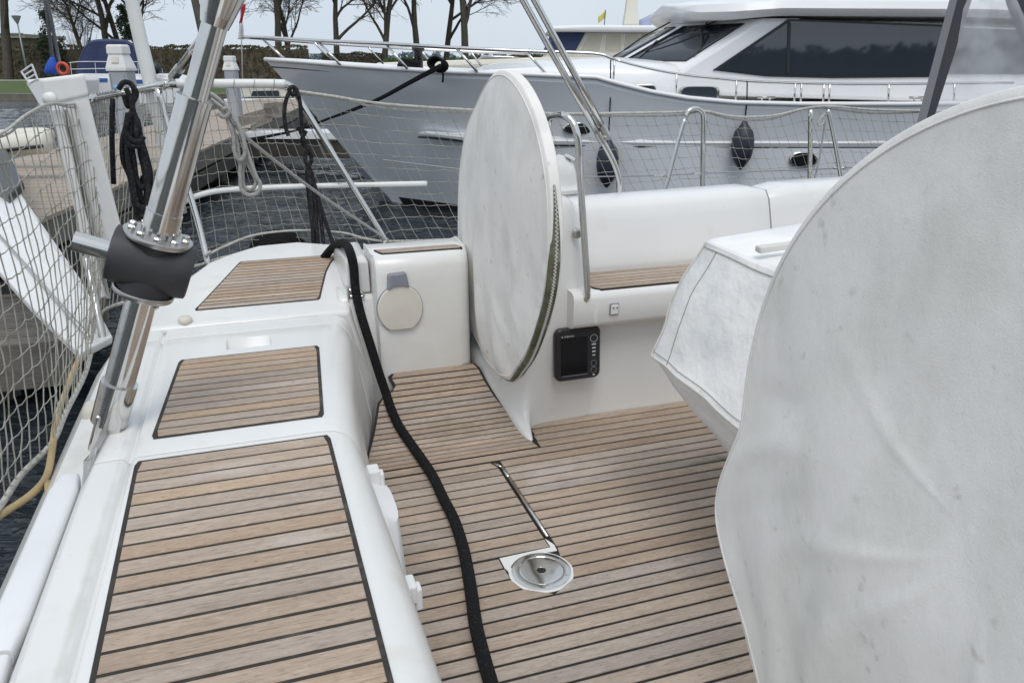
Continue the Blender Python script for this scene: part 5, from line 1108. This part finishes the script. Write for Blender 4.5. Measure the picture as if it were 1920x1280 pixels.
# stern panel: from the edge of the picture round to the corner
lowA = [AZ(-200, 1250, .36), AZ(-60, 1030, .36), AZ(0, 950, .365), AZ(40, 890, .37), AZ(98, 830, .375), AZ(125, 770, .375), AZ(160, 700, .378), AZ(176, 640, .38), AZ(192, 585, .39), AY(250, 560, 3.1), AY(330, 520, 3.3)]
topA = [AX(-700, 470, -.60), AX(-260, 360, -.60), AX(-120, 305, -.60), AX(-40, 268, -.60), AX(10, 246, -.60), AX(50, 215, -.58), AX(92, 195, -.57), AX(130, 196, -.57), AX(165, 190, -.56), AX(230, 178, -.53), AY(300, 164, 3.58)]
sA = spline(topA, 8); sB = spline(lowA, 8)
def resamp(s, n):
    d = [0.]
    for a, b in zip(s, s[1:]): d.append(d[-1]+(b-a).length)
    out = []
    for k in range(n+1):
        t = d[-1]*k/n; i = 0
        while i < len(s)-2 and d[i+1] < t: i += 1
        out.append(s[i].lerp(s[i+1], (t-d[i])/max(1e-9, d[i+1]-d[i])))
    return out
rA, rB = resamp(sA, 240), resamp(sB, 240)
def PA(u, v):
    a = rA[int(u*240)]; b = rB[int(u*240)]; p = a.lerp(b, v); s = math.sin(math.pi*v)*math.sin(math.pi*min(1, u*1.1)); return p + Vector((.03*s, 0, -.02*s))
lnA = sum((b-a).length for a, b in zip(sA, sA[1:]))
net('stern_net', PA, int(lnA/.062), 13, 'sagging pale rope net along the stern at the left edge', r=.0017, seed=3, borders=[(lowA, .0075, 'rope_white'), (topA, .0042, 'rope_white'), ([p+Vector((0, .003*math.sin(i*2.1), .008*math.cos(i*2.1)-.006)) for i, p in enumerate(topA)], .003, 'rope_grey')])
topB = [AY(300, 168, 3.58), AY(332, 164, 3.62), AY(420, 163, 3.64), AY(500, 163, 3.64), AY(548, 170, 3.64)]
lowB = [AY(300, 500, 3.42), AY(360, 500, 3.50), AY(440, 478, 3.56), AY(560, 470, 3.58), AY(700, 470, 3.55)]
tB, bB = resamp(spline(topB, 8), 120), resamp(spline(lowB, 8), 120)
net('quarter_net', lambda u, v: tB[int(u*120)].lerp(bB[int(u*120)], v)+Vector((0, .04*math.sin(math.pi*v), 0)), 18, 12, 'pale rope net stretched inside the pushpit at the port quarter', seed=5, borders=[(lowB, .006, 'rope_white')])
topC = [AY(548, 170, 3.64), AY(620, 180, 3.62), AY(720, 195, 3.62), AY(880, 206, 3.62), AY(1040, 213, 3.62), AY(1180, 212, 3.62), AY(1280, 210, 3.62), AY(1318, 208, 3.62), AY(1380, 219, 3.62), AY(1450, 217, 3.62), AY(1512, 203, 3.62), AY(1560, 200, 3.62), AY(1640, 206, 3.62), AY(1760, 208, 3.62), AY(1900, 205, 3.62)]
lowC = [AY(700, 470, 3.58), AY(760, 452, 3.6), AY(860, 448, 3.62), AY(1000, 445, 3.62), AY(1150, 440, 3.62), AY(1300, 430, 3.62), AY(1450, 422, 3.62), AY(1600, 415, 3.62), AY(1800, 405, 3.62), AY(1960, 400, 3.62)]
tC, bC = resamp(spline(topC, 8), 300), resamp(spline(lowC, 8), 300)
def PC(u, v):
    return tC[int(u*300)].lerp(bC[int(u*300)], v)+Vector((0, .05*math.sin(math.pi*v)*abs(math.sin(u*9)), -.01*math.sin(math.pi*v)))
lnC = sum((b-a).length for a, b in zip(tC, tC[1:]))
net('lifeline_net', PC, int(lnC/.058), 11, 'long pale rope net along the port lifeline in front of the grey yacht', seed=7, borders=[(topC, .006, 'rope_white'), ([p+Vector((0, .012, -.012+.008*math.sin(i*2.))) for i, p in enumerate(topC)], .005, 'rope_white')])
# lashings round the rail
g = G(); ls = empty('net_lashing', AY(420, 158, 3.64), 'cord lashing wound round the pushpit top rail to hold the net', 'cord')
rl2 = resamp(spline(top[2:], 8), 26)
for p in rl2: g.tube([p+Vector((.004*math.sin(a), .021*math.cos(a), .021*math.sin(a)-.002)) for a in [2*math.pi*j/12 for j in range(12)]], .0022, 5, closed=True)
at0(ls, g).out('turns', M['rope_white'], ls, smooth=True)['kind'] = 'stuff'

# ---- stanchions, guard wire, bimini struts on the port side
def stanchion(pts1, pts2, label):
    o = empty('stanchion', AY(pts1[-1][0], pts1[-1][1], 3.6), label, 'stanchion', 'stanchions on the port side')
    at0(o, G().tube(spline([AY(x, y, 3.6) for x, y in pts1], 5), .0125, 12)).out('post', M['stainless'], o, smooth=True)
    at0(o, G().tube(spline([AY(x, y, 3.6) for x, y in pts2], 5), .011, 12)).out('stay', M['stainless'], o, smooth=True); return o
s1 = stanchion([(1286, 218), (1292, 208), (1303, 204), (1313, 208), (1319, 222), (1318, 300), (1317, 440)], [(1284, 222), (1270, 270), (1246, 360), (1225, 440)], 'arched steel stanchion right of the bimini struts with slanting stay')
s2 = stanchion([(1520, 206), (1519, 280), (1517, 440)], [(1552, 206), (1560, 240), (1573, 310), (1592, 430)], 'rope-bound steel stanchion in front of the grey yacht farthest right')
at0(s2, G().tube([AY(1520+1.5*math.sin(k*1.3), 212+k*4, 3.585) for k in range(32)], .006, 6)).out('binding', M['rope_white'], s2, smooth=True)
at0(s2, G().tube(spline([AY(1548, 212, 3.59), AY(1536, 225, 3.59), AY(1534, 236, 3.59), AY(1545, 230, 3.59), AY(1551, 212, 3.59)], 4), .004, 6)).out('loop', M['rope_white'], s2, smooth=True)
at0(s2, G().tube([AY(1550, 210, 3.62), AY(1536, 300, 3.62), AY(1525, 345, 3.62)], .005, 6)).out('wire', M['rope_grey'], s2)
gw = empty('guard_wire', AY(1100, 330, 3.61), 'thin lower guard wire between the steel stanchions', 'wire')
at0(gw, G().tube([AY(718, 300, 3.6), AY(1000, 334, 3.61), AY(1245, 329, 3.61), AY(1318, 325, 3.61), AY(1520, 318, 3.61), AY(1580, 315, 3.61), AY(1800, 308, 3.61)], .0032, 6)).out('wire', M['stainless_dull'], gw)
for x, y in ((1247, 329), (1322, 325), (1584, 315)): at0(gw, G().tube([AY(x-22, y+.6, 3.605), AY(x-4, y, 3.605)], .0055, 8).lathe([(.011, -.006), (.011, .006)], 10, axis=(0, 1, 0), origin=AY(x, y, 3.6))).out('terminal', M['stainless'], gw, smooth=True, angle=40)
bi = empty('bimini_strut', AY(1158, 372, 2.98), 'pair of parallel steel bimini struts slanting up from the port coaming', 'strut')
YB = 2.98
at0(bi, G().tube(spline([AY(1157, 392, YB), AY(1161, 358, YB), AY(1160, 335, YB), AY(1152, 308, YB), AY(1138, 280, YB), AY(1124, 256, YB)], 5), .0125, 14)).out('foot', M['stainless'], bi, smooth=True)
at0(bi, G().tube([AY(1130, 266, YB), AY(1040, 108, YB), AY(958, -40, YB), AY(780, -357, YB)], .0125, 14)).out('tube', M['stainless'], bi, smooth=True)
at0(bi, G().tube([AY(1136, 250, YB), AY(1066, 118, YB), AY(980, -40, YB), AY(820, -337, YB)], .0125, 14)).out('tube', M['stainless'], bi, smooth=True)
at0(bi, G().tube([AY(1131, 268, YB), AY(1120, 248, YB)], .0155, 14).tube([AY(1139, 256, YB), AY(1128, 236, YB)], .0155, 14)).out('collar', M['stainless_dull'], bi, smooth=True, angle=40)
at0(bi, G().box(AY(1136, 258, YB), (.035, .02, .02)).tube([AY(1133, 258, YB)-Vector((0, .02, 0)), AY(1133, 258, YB)+Vector((0, .02, 0))], .006, 8)).out('hinge', M['stainless_dull'], bi, bevel=.002)

# ---- sprayhood with clear window, far right
mat('vinyl', (.78, .80, .83), .12); v = M['vinyl'].node_tree.nodes['Principled BSDF']; v.inputs['Alpha'].default_value = .42; v.inputs['Specular IOR Level'].default_value = .6
t = M['vinyl'].node_tree; n_ = N(t, 'ShaderNodeTexNoise'); n_.inputs['Scale'].default_value = 5; bn_ = N(t, 'ShaderNodeBump'); bn_.inputs['Strength'].default_value = .8; bn_.inputs['Distance'].default_value = .05
tc_ = N(t, 'ShaderNodeTexCoord'); t.links.new(tc_.outputs['Object'], n_.inputs['Vector']); t.links.new(n_.outputs['Fac'], bn_.inputs['Height']); t.links.new(bn_.outputs[0], v.inputs['Normal'])
mat('hood_trim', (.05, .052, .06), .8, bump=(300, .3, .002)); mat('hood_edge', (.22, .225, .24), .75, bump=(300, .3, .002))
sh_ = empty('sprayhood', AY(1740, 260, 2.5), 'dark-edged sprayhood with wrinkled clear window at the upper right', 'sprayhood')
YS = 2.45
def hood(pts, m, name, d=0., th=.006): q = [AY(x, y, YS-d) for x, y in pts]; return at0(sh_, G().loft([q, [p+Vector((0, th, 0)) for p in q]])).out(name, M[m], sh_)
hood([(1716, 250), (1730, 250), (1800, -20), (1788, -20)], 'hood_edge', 'binding', .006); hood([(1728, 250), (1750, 225), (1822, 0), (1834, -25), (1798, -20)], 'hood_trim', 'trim', .003)
hood([(1880, -30), (1890, 10), (1905, 50), (1925, 95), (1990, 230), (2040, 230), (2040, -30)], 'hood_trim', 'trim', .003); hood([(1812, -30), (1900, -30), (1895, -8), (1815, 0)], 'hood_trim', 'trim', .0045)
gv = G().grid(16, 14, lambda a, b: AY(1735+(1990-1735)*a+75*b*(1-a)*1.1-90*b*a, 250-275*b, YS)+Vector((0, .012*math.sin(9*a+4*b)+.01*noise.noise(Vector((a*6, b*6, 1))), 0)))
at0(sh_, gv).out('window', M['vinyl'], sh_, smooth=True)

# ---- ropes hung round the stern
def rope(name, curves, label, m, r, at_):
    o = empty(name, at_, label, 'rope')
    for c in curves: at0(o, G().tube(spline(c, 6), r, 9)).out('strand', M[m], o, smooth=True)
    return o
q = lambda x, y, d=3.6: AY(x, y, d)
rope('black_line_bundle', [[q(543, 172), q(536, 190), q(533, 215), q(536, 240), q(541, 255)], [q(556, 170), q(562, 190), q(565, 225), q(567, 250)],
     [q(562, 245, 3.58), q(570, 262, 3.58), q(575, 280, 3.58), q(572, 300, 3.58), q(580, 315, 3.58)], [q(574, 245, 3.6), q(566, 265, 3.6), q(580, 285, 3.6), q(584, 300, 3.6), q(576, 318, 3.6)],
     [q(576, 310, 3.58), q(582, 360, 3.56), q(588, 465, 3.5)], [q(578, 315, 3.58), q(590, 380, 3.56), q(597, 468, 3.5)], [q(580, 315), q(598, 390, 3.56), q(608, 468, 3.5)], [q(582, 318), q(605, 400, 3.55), q(628, 466, 3.5)], [q(575, 320), q(580, 380), q(592, 468, 3.5)],
     [q(540, 172), q(548, 163), q(557, 170), q(549, 178), q(542, 170)]], 'black thin lines hanging knotted from the pushpit corner', 'rope_dark', .0088, q(590, 466, 3.5))
rope('grey_line_coil', [[q(382, 170, 2.6), q(402, 180, 2.6), q(420, 196, 2.6), q(432, 212, 2.6), q(450, 240, 2.6), q(462, 280, 2.6), q(480, 330, 2.6), q(488, 345, 2.6), q(482, 362, 2.6), q(464, 365, 2.6), q(452, 352, 2.6), q(450, 310, 2.6), q(443, 260, 2.6), q(425, 218, 2.6), q(405, 198, 2.6), q(385, 192, 2.6)],
     [q(395, 186, 2.59), q(418, 206, 2.59), q(436, 250, 2.59), q(440, 285, 2.59), q(448, 300, 2.59), q(458, 292, 2.59), q(458, 270, 2.59), q(448, 240, 2.59), q(432, 214, 2.59)], [q(455, 290, 2.61), q(470, 318, 2.61), q(480, 340, 2.61), q(472, 355, 2.61), q(458, 350, 2.61), q(455, 330, 2.61), q(456, 296, 2.61)],
     [q(408, 212, 2.58), q(420, 220, 2.58), q(430, 212, 2.58), q(427, 203, 2.58), q(418, 205, 2.58)], [q(440, 235, 2.62), q(470, 265, 2.8), q(520, 305, 3.0), q(600, 365, 3.2), q(690, 425, 3.45), q(728, 450, 3.5)],
     [q(330, 185, 2.55), q(355, 180, 2.5), q(385, 190, 2.6), q(400, 196, 2.6)]], 'pale grey line coiled and hitched to the steel backstay pole', 'rope_grey', .0062, q(460, 360, 2.6))
K_ = [[q(222, 168, 3.3), q(232, 155, 3.3), q(246, 158, 3.3), q(252, 175, 3.3), q(248, 200, 3.3), q(246, 250, 3.3)], [q(236, 165, 3.28), q(246, 190, 3.28), q(256, 240, 3.28), q(268, 300, 3.28), q(280, 360, 3.28), q(286, 400, 3.28)], [q(232, 178, 3.3), q(240, 200, 3.3), q(250, 190, 3.3), q(256, 175, 3.3), q(248, 160, 3.3)]]
rr2 = random.Random(12)
for k in range(7):
    x = 240+rr2.uniform(-4, 8); yb = 345+rr2.uniform(0, 70); w2 = rr2.uniform(9, 19); d = 3.26+.012*k
    K_.append([q(x+3+.12*(y_-215)+w2*sx+rr2.uniform(-3, 3), y_, d+rr2.uniform(-.012, .012)) for y_, sx in ((212, .1), (235, -.5), (265, -.9), (300, -1), (335, -.8), (yb-12, -.5), (yb, .1), (yb-14, .7), (330, 1), (295, .9), (258, .6), (230, .4), (212, .1))])
K_.append([q(x_, y_, 3.23) for x_, y_ in ((236, 250), (246, 262), (262, 266), (270, 256))]); K_.append([q(x_, y_, 3.235) for x_, y_ in ((234, 262), (248, 274), (268, 272))])
rope('black_rope_coil', K_, 'thick black rope coil hanging from the stern rail beside the white board', 'rope_dark', .0095, q(262, 400, 3.3))
rope('black_strap', [[q(211, 185, 3.4), q(210, 260, 3.4), q(213, 345, 3.4)]], 'straight black strap hanging from the rail left of the rope coil', 'rope_dark', .010, q(213, 345, 3.4))
cc = [[q(522+46*math.cos(a)*k, 468-30*math.sin(a)*k, 3.62-.02*j) for a in [math.pi*i/8 for i in range(-1, 10)]] for j, k in enumerate((1., .85, .7, .55, .4))]
rope('black_deck_coil', cc, 'coil of black rope lying on the quarter behind the far seat', 'rope_black', .020, q(520, 475, 3.6))
rope('white_net_cord', [[AY(395, 470, 3.36), AY(385, 480, 3.36), AY(420, 462, 3.4), AY(480, 440, 3.5), AY(560, 432, 3.55), AY(640, 436, 3.55), AY(690, 448, 3.52), AY(740, 452, 3.55), AY(860, 448, 3.6)]], 'thin white cord sagging along the foot of the quarter net', 'rope_white', .005, AY(480, 440, 3.5))
# teak capping on the port quarter outside the far seat
qd = empty('quarter_step', (-.35, 3.3, .36), 'teak-planked step on the quarter left of the far seat', 'step')
for k in range(7): plank(qd, [(-.52+.03*k, 2.95+k*.05, .38), (-.25+.02*k, 2.95+k*.05, .38), (-.25+.02*k, 2.995+k*.05, .38), (-.52+.03*k, 2.995+k*.05, .38)], Zv, M['teak_grey'])
G().box((-.02, -.05, .0), (.3, .36, .02)).out('base', M['caulk'], qd)
